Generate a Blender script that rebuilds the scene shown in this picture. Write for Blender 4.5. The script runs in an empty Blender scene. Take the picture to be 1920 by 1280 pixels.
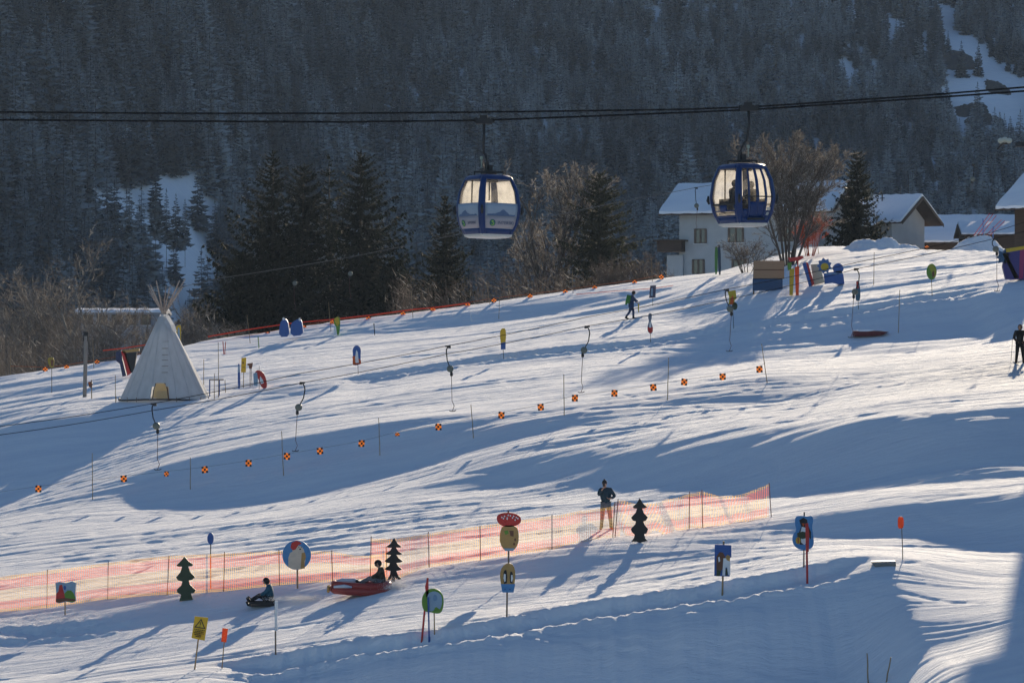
import bpy, bmesh, math, random
import numpy as np
from mathutils import Vector, Matrix, Euler
R = math.radians
random.seed(7); rng = np.random.default_rng(11)
SC = bpy.context.scene
COL = SC.collection
F = 5333.0; CU = 960.0; CV = 640.0
SUN_EL = R(15.0); SUN_AZ = R(12.0)      # azimuth measured from +Y towards +X
SUN = Vector((math.sin(SUN_AZ)*math.cos(SUN_EL), math.cos(SUN_AZ)*math.cos(SUN_EL), math.sin(SUN_EL)))

# ------------------------------------------------------------------ tagging
def tag(o, label=None, cat=None, group=None, kind=None):
    if label: o['label'] = label
    if cat: o['category'] = cat
    if group: o['group'] = group
    if kind: o['kind'] = kind
    return o
def thing(name, loc, label, cat, group=None, rz=0.0):
    o = bpy.data.objects.new(name, None); COL.objects.link(o)
    o.location = loc; o.rotation_euler = (0, 0, rz); o.empty_display_size = .2
    return tag(o, label, cat, group)
KIDS = {}
def copy_tree(o, parent=None):
    c = o.copy(); COL.objects.link(c)
    if parent is not None:
        c.parent = parent; KIDS.setdefault(parent.name, []).append(c)
    for ch in KIDS.get(o.name, []): copy_tree(ch, c)
    return c

# ------------------------------------------------------------------ materials
MATS = {}
def mat(name, col, rough=.6, metal=0.0, noise=None, nscale=6.0, bump=0.0, bscale=40.0, spec=.4, trans=0.0, mapping=None):
    """noise: (colour2, amount) mottles the base colour"""
    if name in MATS: return MATS[name]
    m = bpy.data.materials.new(name); m.use_nodes = True; MATS[name] = m
    nt = m.node_tree; b = nt.nodes['Principled BSDF']
    b.inputs['Base Color'].default_value = (*col, 1); b.inputs['Roughness'].default_value = rough
    b.inputs['Metallic'].default_value = metal; b.inputs['Specular IOR Level'].default_value = spec
    tc = nt.nodes.new('ShaderNodeTexCoord'); mp = nt.nodes.new('ShaderNodeMapping')
    nt.links.new(tc.outputs['Object'], mp.inputs['Vector'])
    if mapping: mp.inputs['Scale'].default_value = mapping
    c2, amt = noise if noise else (tuple(x*.7 for x in col), .35)
    n = nt.nodes.new('ShaderNodeTexNoise'); n.inputs['Scale'].default_value = nscale; n.inputs['Detail'].default_value = 5
    nt.links.new(mp.outputs[0], n.inputs['Vector'])
    rp = nt.nodes.new('ShaderNodeValToRGB'); rp.color_ramp.elements[0].position = .35; rp.color_ramp.elements[1].position = .7
    rp.color_ramp.elements[0].color = (*col, 1); rp.color_ramp.elements[1].color = tuple(col[i]*(1-amt)+c2[i]*amt for i in range(3))+(1,)
    nt.links.new(n.outputs['Fac'], rp.inputs['Fac']); nt.links.new(rp.outputs['Color'], b.inputs['Base Color'])
    if bump:
        n2 = nt.nodes.new('ShaderNodeTexNoise'); n2.inputs['Scale'].default_value = bscale; n2.inputs['Detail'].default_value = 4
        nt.links.new(mp.outputs[0], n2.inputs['Vector'])
        bp = nt.nodes.new('ShaderNodeBump'); bp.inputs['Strength'].default_value = bump; bp.inputs['Distance'].default_value = .02
        nt.links.new(n2.outputs['Fac'], bp.inputs['Height']); nt.links.new(bp.outputs[0], b.inputs['Normal'])
    if trans:
        tr = nt.nodes.new('ShaderNodeBsdfTranslucent'); nt.links.new(rp.outputs['Color'], tr.inputs['Color'])
        mx = nt.nodes.new('ShaderNodeMixShader'); mx.inputs[0].default_value = trans
        nt.links.new(b.outputs[0], mx.inputs[1]); nt.links.new(tr.outputs[0], mx.inputs[2])
        nt.links.new(mx.outputs[0], nt.nodes['Material Output'].inputs['Surface'])
    return m

# ------------------------------------------------------------------ noise
def _hash(ix, iy, seed):
    h = (ix.astype(np.int64)*374761393 + iy.astype(np.int64)*668265263 + seed*974711) & 0xffffffff
    h = ((h ^ (h >> 13))*1274126177) & 0xffffffff
    h = h ^ (h >> 16)
    return (h & 0xffff)/65535.0*2*math.pi
def perlin(x, y, seed=0):
    x0 = np.floor(x); y0 = np.floor(y); fx = x-x0; fy = y-y0
    u = fx*fx*fx*(fx*(fx*6-15)+10); v = fy*fy*fy*(fy*(fy*6-15)+10)
    def g(a, b, dx, dy):
        t = _hash(a, b, seed); return np.cos(t)*dx+np.sin(t)*dy
    n00 = g(x0, y0, fx, fy); n10 = g(x0+1, y0, fx-1, fy)
    n01 = g(x0, y0+1, fx, fy-1); n11 = g(x0+1, y0+1, fx-1, fy-1)
    return (n00*(1-u)+n10*u)*(1-v)+(n01*(1-u)+n11*u)*v
def fbm(x, y, seed=0, octs=4, gain=.5):
    a = 1.0; s = np.zeros_like(x)
    for i in range(octs):
        s += a*perlin(x*2**i, y*2**i, seed+i*17); a *= gain
    return s
def sstep(a, b, x):
    t = np.clip((x-a)/(b-a), 0, 1); return t*t*(3-2*t)

# ------------------------------------------------------------------ snow slope
PA, PB = .0587-1e-5*(1625-0), 1e-5            # P(s)=26.3+.0587(s-700)+1e-5(s-700)(s-925)
def P(s): return 26.3+.0587*(s-700)+1e-5*(s-700)*(s-925)
def Sinv(p):
    a = 1e-5; b = .0587-1e-5*1625; c = 26.3-.0587*700+1e-5*700*925-p
    return (-b+np.sqrt(b*b-4*a*c))/(2*a)
CREST = np.array([(-600,760),(0,705),(230,672),(400,637),(640,603),(900,569),(1130,537),(1250,520),(1340,511),(1430,487),(1500,466),(1560,461),(1700,466),(1790,468),(1920,471),(2300,430)], float)
def crest_v(u): return np.interp(u, CREST[:,0], CREST[:,1])
def z_base(x, y):
    s = Sinv(F/y)
    u = CU+x*F/y
    zc0 = (CV-s+.14*CU)*y/F+.14*x
    yc = F/P(crest_v(u)+.14*u)
    zcr = (CV-crest_v(u))/F*y            # sight line over the crest
    drop = np.maximum(y-yc, 0)
    return np.where(y < yc, zc0, zcr-np.minimum(drop**1.3*.10, 5.5+.02*drop)-.002*drop), yc
def inpoly(px, py, poly):
    c = np.zeros(px.shape, bool); n = len(poly)
    for i in range(n):
        x1, y1 = poly[i]; x2, y2 = poly[(i+1) % n]
        if y1 == y2: continue
        k = ((y1 > py) != (y2 > py)) & (px < (x2-x1)*(py-y1)/(y2-y1)+x1)
        c ^= k
    return c
# shade patches put into the slope's shape, steepened past the sun's height
SHADE_STEEP = [
 [(260,875),(330,862),(450,830),(560,812),(700,803),(820,795),(900,797),(1000,790),(1080,772),(1200,757),(1330,735),(1430,722),(1500,706),(1560,712),(1480,740),(1330,755),(1180,782),(1060,808),(960,815),(860,838),(760,868),(600,905),(500,928),(400,938),(300,945),(200,925),(260,905)],
 [(820,910),(900,862),(1000,852),(1120,845),(1280,828),(1400,812),(1560,795),(1750,775),(1940,757),(2150,735),(2150,855),(1920,880),(1760,892),(1600,905),(1460,912),(1300,905),(1180,912),(1080,908),(980,912)],
 [(1500,975),(1620,948),(1700,930),(1940,922),(2150,915),(2150,1045),(1900,1038),(1780,1028),(1690,1003),(1600,990)],
 [(-200,1175),(0,1150),(200,1130),(350,1128),(440,1110),(520,1095),(700,1092),(860,1070),(1000,1045),(1170,1020),(1300,1000),(1450,975),(1500,980),(1470,998),(1340,1020),(1150,1070),(1000,1085),(840,1098),(700,1112),(560,1120),(420,1140),(280,1160),(120,1172),(0,1178),(-200,1200)],
 [(470,1268),(640,1237),(860,1195),(1040,1172),(1280,1138),(1500,1092),(1700,1052),(1830,1050),(1855,1062),(1830,1095),(1750,1160),(1755,1170),(1800,1180),(1860,1175),(1820,1200),(1720,1230),(1620,1250),(1500,1262),(1250,1262),(1150,1265),(1000,1258),(850,1275),(640,1270)],
 [(1130,660),(1290,632),(1420,612),(1560,585),(1740,556),(1860,538),(2000,520),(2100,520),(2000,560),(1880,590),(1790,610),(1620,634),(1500,641),(1300,650)],
 [(1485,492),(1560,476),(1640,477),(1690,470),(1640,492),(1560,500)],
 [(1560,530),(1700,505),(1760,505),(1830,515),(1700,530),(1600,540),(1500,560),(1420,570),(1500,545)],
 [(1280,560),(1400,548),(1500,555),(1400,572),(1280,590),(1200,590)],
 [(700,608),(800,588),(900,578),(1040,555),(1100,552),(1240,527),(1300,533),(1230,552),(1090,572),(960,590),(880,600),(790,606),(700,625)],
 [(-150,800),(40,782),(180,768),(330,764),(270,795),(190,840),(110,885),(20,925),(-150,960)],  # steepened to widen the tepee's cast shadow
 [(-100,740),(60,705),(200,690),(260,702),(150,722),(0,745),(-100,760)],
 [(420,745),(500,728),(640,705),(560,735),(470,755)],
]
def solve_slope():
    gx = np.arange(-80, 80.01, .5); gy = np.arange(54, 236.01, .5)
    X, Y = np.meshgrid(gx, gy)
    z0, yc = z_base(X, Y)
    wy = np.fft.fftfreq(len(gy)*2, .5)*2*math.pi; wx = np.fft.fftfreq(len(gx)*2, .5)*2*math.pi
    WX, WY = np.meshgrid(wx, wy)
    den = WY**2+.10*WX**2+.0009
    d = np.zeros_like(z0); U = CU+X*F/Y
    WARP = 46*fbm(X*.022, (Y+.1*X)*.62, 301, 5, .75)
    WT = 1+.35*sstep(300, 500, U)*(1-sstep(83, 89, Y))+.6*sstep(1400, 1550, U)*sstep(86, 92, Y)*(1-sstep(108, 114, Y))
    for it in range(14):
        V = CV-(z0+d)*F/Y
        m = np.zeros(X.shape)
        for p in SHADE_STEEP: m[inpoly(U, V+WARP, p)] = 1.0
        m[Y > yc] = 0; m = (m+np.roll(m, 1, 1)+np.roll(m, -1, 1)+np.roll(m, 2, 1)+np.roll(m, -2, 1))/5
        g = m*.225*WT-(1-m)*.05
        g[(Y > yc)] = 0
        gp = np.zeros((len(gy)*2, len(gx)*2)); gp[:len(gy), :len(gx)] = g
        gp[:len(gy), len(gx):] = g[:, ::-1]; gp[len(gy):, :] = -gp[:len(gy), :][::-1, :]*1.0
        D = np.real(np.fft.ifft2(np.fft.fft2(gp)*(-1j*WY)/den))[:len(gy), :len(gx)]
        fade = sstep(0, 10, yc-Y)
        d = d*.5+.5*D*fade
    kx = np.hanning(13)[1:-1]; kx = kx/kx.sum(); d = np.apply_along_axis(lambda r: np.convolve(np.pad(r, 5, 'edge'), kx, 'valid'), 1, d)
    for _ in range(3): m = (m+np.roll(m, 1, 0)+np.roll(m, -1, 0)+np.roll(m, 1, 1)+np.roll(m, -1, 1))/5
    return gx, gy, d, m
def bil(gx, gy, G, x, y):
    fx = np.clip((x-gx[0])/(gx[1]-gx[0]), 0, len(gx)-1.001); fy = np.clip((y-gy[0])/(gy[1]-gy[0]), 0, len(gy)-1.001)
    ix = fx.astype(int); iy = fy.astype(int); tx = fx-ix; ty = fy-iy
    return (G[iy, ix]*(1-tx)+G[iy, ix+1]*tx)*(1-ty)+(G[iy+1, ix]*(1-tx)+G[iy+1, ix+1]*tx)*ty
def bsp(gx, gy, G, x, y):
    """cubic B-spline lookup: smooth slopes between the grid points"""
    fx = np.clip((x-gx[0])/(gx[1]-gx[0]), 1, len(gx)-3.001); fy = np.clip((y-gy[0])/(gy[1]-gy[0]), 1, len(gy)-3.001)
    ix = fx.astype(int); iy = fy.astype(int); tx = fx-ix; ty = fy-iy
    w = lambda t: ((1-t)**3/6, (3*t**3-6*t*t+4)/6, (-3*t**3+3*t*t+3*t+1)/6, t**3/6)
    wx = w(tx); wy = w(ty); s = 0
    for j in range(4):
        for i in range(4): s = s+G[iy+j-1, ix+i-1]*wx[i]*wy[j]
    return s
GX, GY, GD, GM = solve_slope()
def z_mid(x, y):
    z, yc = z_base(x, y)
    return z+bsp(GX, GY, GD, x, y)
def hit(u, v, fz, lo=58.0, hi=235.0):
    """first ground point along the sight line of photo pixel (u, v)"""
    y = np.arange(lo, hi, .1); x = (u-CU)/F*y; zr = (CV-v)/F*y
    g = fz(x, y)-zr
    k = np.nonzero(g > 0)[0]
    i = k[0] if len(k) else int(np.argmax(g))
    return Vector((x[i], y[i], g[i]+zr[i]))
# shovelled banks: (polyline of the lip in the photo, trench width, drop, rim height)
BANKS = [
 ([(380,1243),(520,1222),(640,1200),(760,1185),(880,1168),(950,1155),(1080,1132),(1200,1115),(1300,1098),(1400,1082),(1500,1062),(1580,1045),(1660,1040)], 1.9, .42, .15, 1.15),
 ([(620,712),(760,690),(880,672),(960,660),(1100,645),(1180,640),(1290,621),(1400,606),(1500,590),(1620,573),(1740,552),(1850,535)], 2.0, .30, .13, .5),
 ([(300,1158),(200,1165),(80,1175),(-60,1180)][::-1], 1.5, .15, .10, .0),
]
BK = []
for pl, w, dr, rim, fall in BANKS:
    pts = [hit(u, v, z_mid) for u, v in pl]
    bx = np.linspace(pts[0].x, pts[-1].x, 160); by = np.interp(bx, [p.x for p in pts], [p.y for p in pts])
    by = np.convolve(np.pad(by, 12, 'reflect', reflect_type='odd'), np.hanning(27)[1:-1]/np.hanning(27)[1:-1].sum(), 'valid')
    BK.append((bx, by, w, dr, rim, fall))
def z_ground(x, y, fine=True):
    z = z_mid(x, y)
    yc = z_base(x, y)[1]
    near = np.ones_like(z)
    for bx, by, w, dr, rim, fall in BK:
        yl = np.interp(x, bx, by)
        wob = .35*fbm(x*1.3, x*0+3.1, 5, 4) + .25*perlin(x*.25, x*0, 9)
        t = (yl+wob-y)                      # metres in front of the lip
        inside = sstep(bx[0]-.1, bx[0]+2.5, x)*(1-sstep(bx[-1]-2.5, bx[-1]+.1, x))
        ww = w*(.9+.25*perlin(x*.3, x*0+7.7, 3))
        ts = yl-y; rec = 1-sstep(w*2.5, w*2.5+14, ts); fl_ = fall*(sstep(4, 14, x) if dr < .35 else 1.0)
        prof = -dr*sstep(0, .5, t)*rec + (rim+.10*fbm(x*2.1, x*0, 21, 3))*np.exp(-((t-ww)/.28)**2)
        prof -= fl_*sstep(0, 4.2, t-ww-.15)*(1-sstep(9, 26, ts-w))
        prof += .08*fbm(x*2.2, y*2.4, 31, 5, .6)*np.exp(-((t-.2)/.8)**2) + .08*fbm(x*2, y*2, 33, 4)*np.exp(-((t-ww)/.6)**2)
        z = z+prof*inside
    if fine:
        q = y+.10*x+1.5*perlin(x*.05, y*.05, 2)
        big = sstep(-.25, .45, perlin(x*.045+3, y*.09, 41))          # rough and groomed zones
        z = z+.11*(1-.7*bil(GX, GY, GM, x, y))*fbm(x*.04, q*.2, 51, 3, .5)
        calm = 1-.8*bil(GX, GY, GM, x, y)
        z = z+calm*(.044+.060*big)*fbm(x*.05, q*.85, 61, 5, .64)
        z = z+(.3+.7*calm)*(.014+.014*big)*fbm(x*.30-q*.2, q*2.3, 71, 4, .75)
        rough = sstep(.0, .35, perlin(x*.09+9, y*.11, 81))
        z = z+.026*calm*rough*fbm(x*1.1, y*1.6, 91, 4, .6)
        # curved ski tracks
        tr = np.abs(perlin(x*.10+.06*y, y*.16, 95))
        z = z-.03*np.exp(-(tr/.02)**2)
        rt = np.random.default_rng(77)
        for i in range(34):                 # single ski and sledge tracks, in pairs
            y0, a, A, kk_, ph, off = rt.uniform(72, 196), rt.uniform(-.16, .12), rt.uniform(.5, 3.5), rt.uniform(.05, .16), rt.uniform(0, 6.28), rt.uniform(.25, .5)
            yt = y0+a*x+A*np.sin(kk_*x+ph); ext = sstep(-1, 1, np.sin(.045*x+ph*3)+.3)
            for o_ in (0, off): z = z+ext*(-.030*np.exp(-((y-yt-o_)/.10)**2)+.014*np.exp(-((y-yt-o_+.2)/.10)**2))
    return z
GZ = lambda x, y: z_ground(x, y, False)
def at(u, v, lo=58.0, hi=235.0):
    """ground point seen at photo pixel (u, v)"""
    p = hit(u, v, z_ground, lo, hi); return p
def ppm(y): return F/y

def grid_mesh(name, X, Y, Z, material, smooth=True):
    h, w = X.shape
    co = np.stack([X, Y, Z], -1).reshape(-1, 3).astype(np.float32)
    idx = np.arange(h*w).reshape(h, w)
    q = np.stack([idx[:-1, :-1], idx[:-1, 1:], idx[1:, 1:], idx[1:, :-1]], -1).reshape(-1, 4).astype(np.int32)
    me = bpy.data.meshes.new(name); me.vertices.add(len(co)); me.vertices.foreach_set('co', co.ravel())
    me.loops.add(q.size); me.loops.foreach_set('vertex_index', q.ravel())
    me.polygons.add(len(q)); me.polygons.foreach_set('loop_start', np.arange(0, q.size, 4, dtype=np.int32))
    me.polygons.foreach_set('loop_total', np.full(len(q), 4, np.int32))
    me.update(); me.validate()
    if smooth: me.polygons.foreach_set('use_smooth', np.ones(len(q), bool))
    me.materials.append(material)
    o = bpy.data.objects.new(name, me); COL.objects.link(o); return o

def snow_material(name, spark=True, bump=.5):
    m = bpy.data.materials.new(name); m.use_nodes = True; nt = m.node_tree; b = nt.nodes['Principled BSDF']
    b.inputs['Roughness'].default_value = .85; b.inputs['Specular IOR Level'].default_value = .08
    g = nt.nodes.new('ShaderNodeNewGeometry'); mp = nt.nodes.new('ShaderNodeMapping'); nt.links.new(g.outputs['Position'], mp.inputs['Vector'])
    mp.inputs['Scale'].default_value = (.5, 2.4, 1)
    n = nt.nodes.new('ShaderNodeTexNoise'); n.inputs['Scale'].default_value = .35; n.inputs['Detail'].default_value = 6; nt.links.new(mp.outputs[0], n.inputs['Vector'])
    rp = nt.nodes.new('ShaderNodeValToRGB'); rp.color_ramp.elements[0].position = .3; rp.color_ramp.elements[1].position = .7
    rp.color_ramp.elements[0].color = (.80, .82, .86, 1); rp.color_ramp.elements[1].color = (.90, .91, .92, 1)
    nt.links.new(n.outputs['Fac'], rp.inputs['Fac']); nt.links.new(rp.outputs['Color'], b.inputs['Base Color'])
    n2 = nt.nodes.new('ShaderNodeTexNoise'); n2.inputs['Scale'].default_value = 1.8; n2.inputs['Detail'].default_value = 7; n2.inputs['Roughness'].default_value = .74
    nt.links.new(mp.outputs[0], n2.inputs['Vector'])
    bp = nt.nodes.new('ShaderNodeBump'); bp.inputs['Strength'].default_value = bump; bp.inputs['Distance'].default_value = .30
    nt.links.new(n2.outputs['Fac'], bp.inputs['Height']); nt.links.new(bp.outputs[0], b.inputs['Normal'])
    return m
SNOW = snow_material('piste_snow')
# rows by depth, columns by bearing, so that detail stays even over the whole slope
us = np.concatenate([np.arange(-1500, -260, 60), np.arange(-260, 2181, 4.0), np.arange(2200, 3500, 60)])
ys = [52.0]
while ys[-1] < 330:
    yv = ys[-1]; ys.append(yv+(.5 if yv < 66 else .11+.0011*(yv-66) if yv < 222 else 1.5))
ys = np.array(ys)
UU, YY = np.meshgrid(us, ys); XX = (UU-CU)/F*YY
ZZ = z_ground(XX, YY)
ground = tag(grid_mesh('ground', XX, YY, ZZ, SNOW), kind='structure')
SKY_STR = .064; SUN_STR = 5.0; EXPO = .90
HAZE = .00007
# ------------------------------------------------------------------ mesh builder
class MB:
    def __init__(s): s.v = []; s.f = []; s.m = []
    def add(s, verts, faces, mi=0):
        b = len(s.v); s.v += [tuple(p) for p in verts]; s.f += [tuple(i+b for i in f) for f in faces]; s.m += [mi]*len(faces)
    def tube(s, pts, rad, n=6, mi=0, cap=True):
        pts = [Vector(p) for p in pts]; k = len(pts)
        if not hasattr(rad, '__len__'): rad = [rad]*k
        rings = []; ref = Vector((0.13, .97, .2)).normalized(); prev = None
        for i in range(k):
            t = (pts[min(i+1, k-1)]-pts[max(i-1, 0)])
            if t.length < 1e-9: t = Vector((0, 0, 1))
            t.normalize()
            if prev is None:
                a = t.cross(Vector((0, 1, 0)) if abs(t.y) < .9 else Vector((1, 0, 0))).normalized()
            else:
                a = (prev-t*prev.dot(t))
                a = a.normalized() if a.length > 1e-6 else t.orthogonal().normalized()
            prev = a; b = t.cross(a)
            rings.append([pts[i]+(a*math.cos(2*math.pi*j/n)+b*math.sin(2*math.pi*j/n))*rad[i] for j in range(n)])
        vs = [p for r in rings for p in r]; fs = []
        for i in range(k-1):
            for j in range(n):
                fs.append((i*n+j, i*n+(j+1) % n, (i+1)*n+(j+1) % n, (i+1)*n+j))
        if cap: fs.append(tuple(range(n-1, -1, -1))); fs.append(tuple(range((k-1)*n, k*n)))
        s.add(vs, fs, mi)
    def box(s, c, d, mi=0, rot=None):
        c = Vector(c); hx, hy, hz = d[0]/2, d[1]/2, d[2]/2
        vs = [Vector((a*hx, b*hy, e*hz)) for a in (-1, 1) for b in (-1, 1) for e in (-1, 1)]
        if rot is not None: vs = [rot @ p for p in vs]
        s.add([p+c for p in vs], [(0,1,3,2), (4,6,7,5), (0,4,5,1), (2,3,7,6), (0,2,6,4), (1,5,7,3)], mi)
    def prism(s, outline, y0, y1, mi=0, smi=None):
        """outline: (x, z) list, extruded between y0 and y1"""
        n = len(outline)
        s.add([(x, y0, z) for x, z in outline]+[(x, y1, z) for x, z in outline], [tuple(range(n)), tuple(range(2*n-1, n-1, -1))], mi)
        s.add([(x, y0, z) for x, z in outline]+[(x, y1, z) for x, z in outline], [(i, n+i, n+(i+1) % n, (i+1) % n) for i in range(n)], mi if smi is None else smi)
    def lathe(s, prof, n=16, c=(0, 0, 0), mi=0, sy=1.0):
        vs = []; 
        for r, z in prof:
            for j in range(n):
                a = 2*math.pi*j/n; vs.append((c[0]+r*math.cos(a), c[1]+r*math.sin(a)*sy, c[2]+z))
        fs = [(i*n+j, i*n+(j+1) % n, (i+1)*n+(j+1) % n, (i+1)*n+j) for i in range(len(prof)-1) for j in range(n)]
        fs += [tuple(range(n-1, -1, -1)), tuple(range((len(prof)-1)*n, len(prof)*n))]
        s.add(vs, fs, mi)
    def build(s, name, mats, parent=None, smooth=False, loc=None, bevel=0.0, origin=None):
        me = bpy.data.meshes.new(name)
        if origin is not None: s.v = [tuple(Vector(p)-Vector(origin)) for p in s.v]
        me.from_pydata(s.v, [], s.f); me.update()
        for m in (mats if isinstance(mats, (list, tuple)) else [mats]): me.materials.append(m)
        me.polygons.foreach_set('material_index', s.m)
        if smooth: me.polygons.foreach_set('use_smooth', [True]*len(me.polygons))
        if bevel:
            bm = bmesh.new(); bm.from_mesh(me); bmesh.ops.remove_doubles(bm, verts=bm.verts, dist=1e-5)
            bmesh.ops.bevel(bm, geom=[e for e in bm.edges if e.is_manifold and e.calc_face_angle(0) > .6], offset=bevel, segments=2, affect='EDGES', profile=.6)
            bm.to_mesh(me); bm.free()
        o = bpy.data.objects.new(name, me); COL.objects.link(o)
        if loc is not None: o.location = loc
        if origin is not None: o.location = origin
        if parent is not None: o.parent = parent; KIDS.setdefault(parent.name, []).append(o)
        return o

def needle_material(name, needle, needle2, snow, amt, scale=2.2, trans=.25):
    """needles with snow lying on the faces that look up"""
    m = bpy.data.materials.new(name); m.use_nodes = True; nt = m.node_tree; b = nt.nodes['Principled BSDF']
    b.inputs['Roughness'].default_value = .8; b.inputs['Specular IOR Level'].default_value = .2
    g = nt.nodes.new('ShaderNodeNewGeometry'); sp = nt.nodes.new('ShaderNodeSeparateXYZ'); nt.links.new(g.outputs['True Normal'], sp.inputs[0])
    ab = nt.nodes.new('ShaderNodeMath'); ab.operation = 'ABSOLUTE'; nt.links.new(sp.outputs['Z'], ab.inputs[0])
    tc = nt.nodes.new('ShaderNodeTexCoord'); n = nt.nodes.new('ShaderNodeTexNoise'); n.inputs['Scale'].default_value = scale; n.inputs['Detail'].default_value = 4
    nt.links.new(tc.outputs['Object'], n.inputs['Vector'])
    ad = nt.nodes.new('ShaderNodeMath'); ad.operation = 'MULTIPLY_ADD'; ad.inputs[1].default_value = 1.9; nt.links.new(n.outputs['Fac'], ad.inputs[0]); nt.links.new(ab.outputs[0], ad.inputs[2])
    st = nt.nodes.new('ShaderNodeMapRange'); st.interpolation_type = 'SMOOTHSTEP'; st.inputs['From Min'].default_value = 1.95-amt; st.inputs['From Max'].default_value = 2.25-amt
    nt.links.new(ad.outputs[0], st.inputs['Value'])
    oi = nt.nodes.new('ShaderNodeObjectInfo'); mc = nt.nodes.new('ShaderNodeMix'); mc.data_type = 'RGBA'
    mc.inputs['A'].default_value = (*needle, 1); mc.inputs['B'].default_value = (*needle2, 1); nt.links.new(oi.outputs['Random'], mc.inputs['Factor'])
    ms = nt.nodes.new('ShaderNodeMix'); ms.data_type = 'RGBA'; nt.links.new(mc.outputs['Result'], ms.inputs['A']); ms.inputs['B'].default_value = (*snow, 1)
    am = nt.nodes.new('ShaderNodeMath'); am.operation = 'MULTIPLY_ADD'; am.inputs[1].default_value = .95; am.inputs[2].default_value = .25; nt.links.new(oi.outputs['Random'], am.inputs[0]); am2 = nt.nodes.new('ShaderNodeMath'); am2.operation = 'MULTIPLY'; am2.use_clamp = True; nt.links.new(am.outputs[0], am2.inputs[0]); nt.links.new(st.outputs['Result'], am2.inputs[1]); nt.links.new(am2.outputs[0], ms.inputs['Factor']); nt.links.new(ms.outputs['Result'], b.inputs['Base Color'])
    tr = nt.nodes.new('ShaderNodeBsdfTranslucent'); nt.links.new(ms.outputs['Result'], tr.inputs['Color'])
    mx = nt.nodes.new('ShaderNodeMixShader'); mx.inputs[0].default_value = trans
    nt.links.new(b.outputs[0], mx.inputs[1]); nt.links.new(tr.outputs[0], mx.inputs[2]); nt.links.new(mx.outputs[0], nt.nodes['Material Output'].inputs['Surface'])
    return m
BARK = mat('bark', (.07, .052, .042), .9, noise=((.13, .11, .10), .6), nscale=5, bump=.4, bscale=18)
FAR_NEEDLE = needle_material('frosted_needles_far', (.016, .022, .020), (.034, .034, .026), (.50, .52, .52), .52, 6, .1)

# snow colour thins towards the left, leaving darker needles, and it varies from stand to stand
_nt = FAR_NEEDLE.node_tree; _g = _nt.nodes.new('ShaderNodeNewGeometry'); _s = _nt.nodes.new('ShaderNodeSeparateXYZ'); _nt.links.new(_g.outputs['Position'], _s.inputs[0])
_r = _nt.nodes.new('ShaderNodeMapRange'); _r.inputs['From Min'].default_value = -230; _r.inputs['From Max'].default_value = 10; _r.inputs['To Min'].default_value = .42; _r.inputs['To Max'].default_value = 1.0; _nt.links.new(_s.outputs['X'], _r.inputs['Value'])
_n = _nt.nodes.new('ShaderNodeTexNoise'); _n.inputs['Scale'].default_value = .014; _n.inputs['Detail'].default_value = 4; _nt.links.new(_g.outputs['Position'], _n.inputs['Vector'])
_q = _nt.nodes.new('ShaderNodeMapRange'); _q.inputs['From Min'].default_value = .35; _q.inputs['From Max'].default_value = .62; _q.inputs['To Min'].default_value = .35; _q.inputs['To Max'].default_value = 1.25; _nt.links.new(_n.outputs['Fac'], _q.inputs['Value'])
_m = _nt.nodes.new('ShaderNodeMath'); _m.operation = 'MULTIPLY'; _nt.links.new(_r.outputs['Result'], _m.inputs[0]); _nt.links.new(_q.outputs['Result'], _m.inputs[1])
_o = [n for n in _nt.nodes if n.bl_idname == 'ShaderNodeMath' and n.use_clamp][0]; _p = _nt.nodes.new('ShaderNodeMath'); _p.operation = 'MULTIPLY'; _p.use_clamp = True
_t = [l.to_socket for l in _nt.links if l.from_node == _o][0]; _nt.links.new(_o.outputs[0], _p.inputs[0]); _nt.links.new(_m.outputs[0], _p.inputs[1]); _nt.links.new(_p.outputs[0], _t)

# ------------------------------------------------------------------ mountain behind
def foot(x): return np.interp(x, [-900, -190, -60, 120, 900], [700, 780, 1050, 1180, 1250])
def z_mtn(x, y):
    yf = foot(x)+40*perlin(x*.004, y*.002, 401)
    v = -np.minimum(np.maximum(y-230, 0)*.07, 31)-30+4*perlin(x*.01, y*.01, 405)
    up = np.maximum(y-yf, 0)
    z = v+.60*up*sstep(0, 60, up)+10*fbm(x*.008+y*.002, y*.006, 411, 4)*sstep(0, 120, up)+3*fbm(x*.03, y*.03, 415, 3)*sstep(0, 60, up)
    return z
mx_ = np.linspace(-900, 900, 300); my_ = np.concatenate([np.linspace(236, 640, 60), np.linspace(646, 2150, 330)])
MX, MY = np.meshgrid(mx_, my_)
MSNOW = snow_material('mountain_snow', bump=.2)
tag(grid_mesh('mountain_terrain', MX, MY, z_mtn(MX, MY)-.5, MSNOW), kind='structure')

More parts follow.
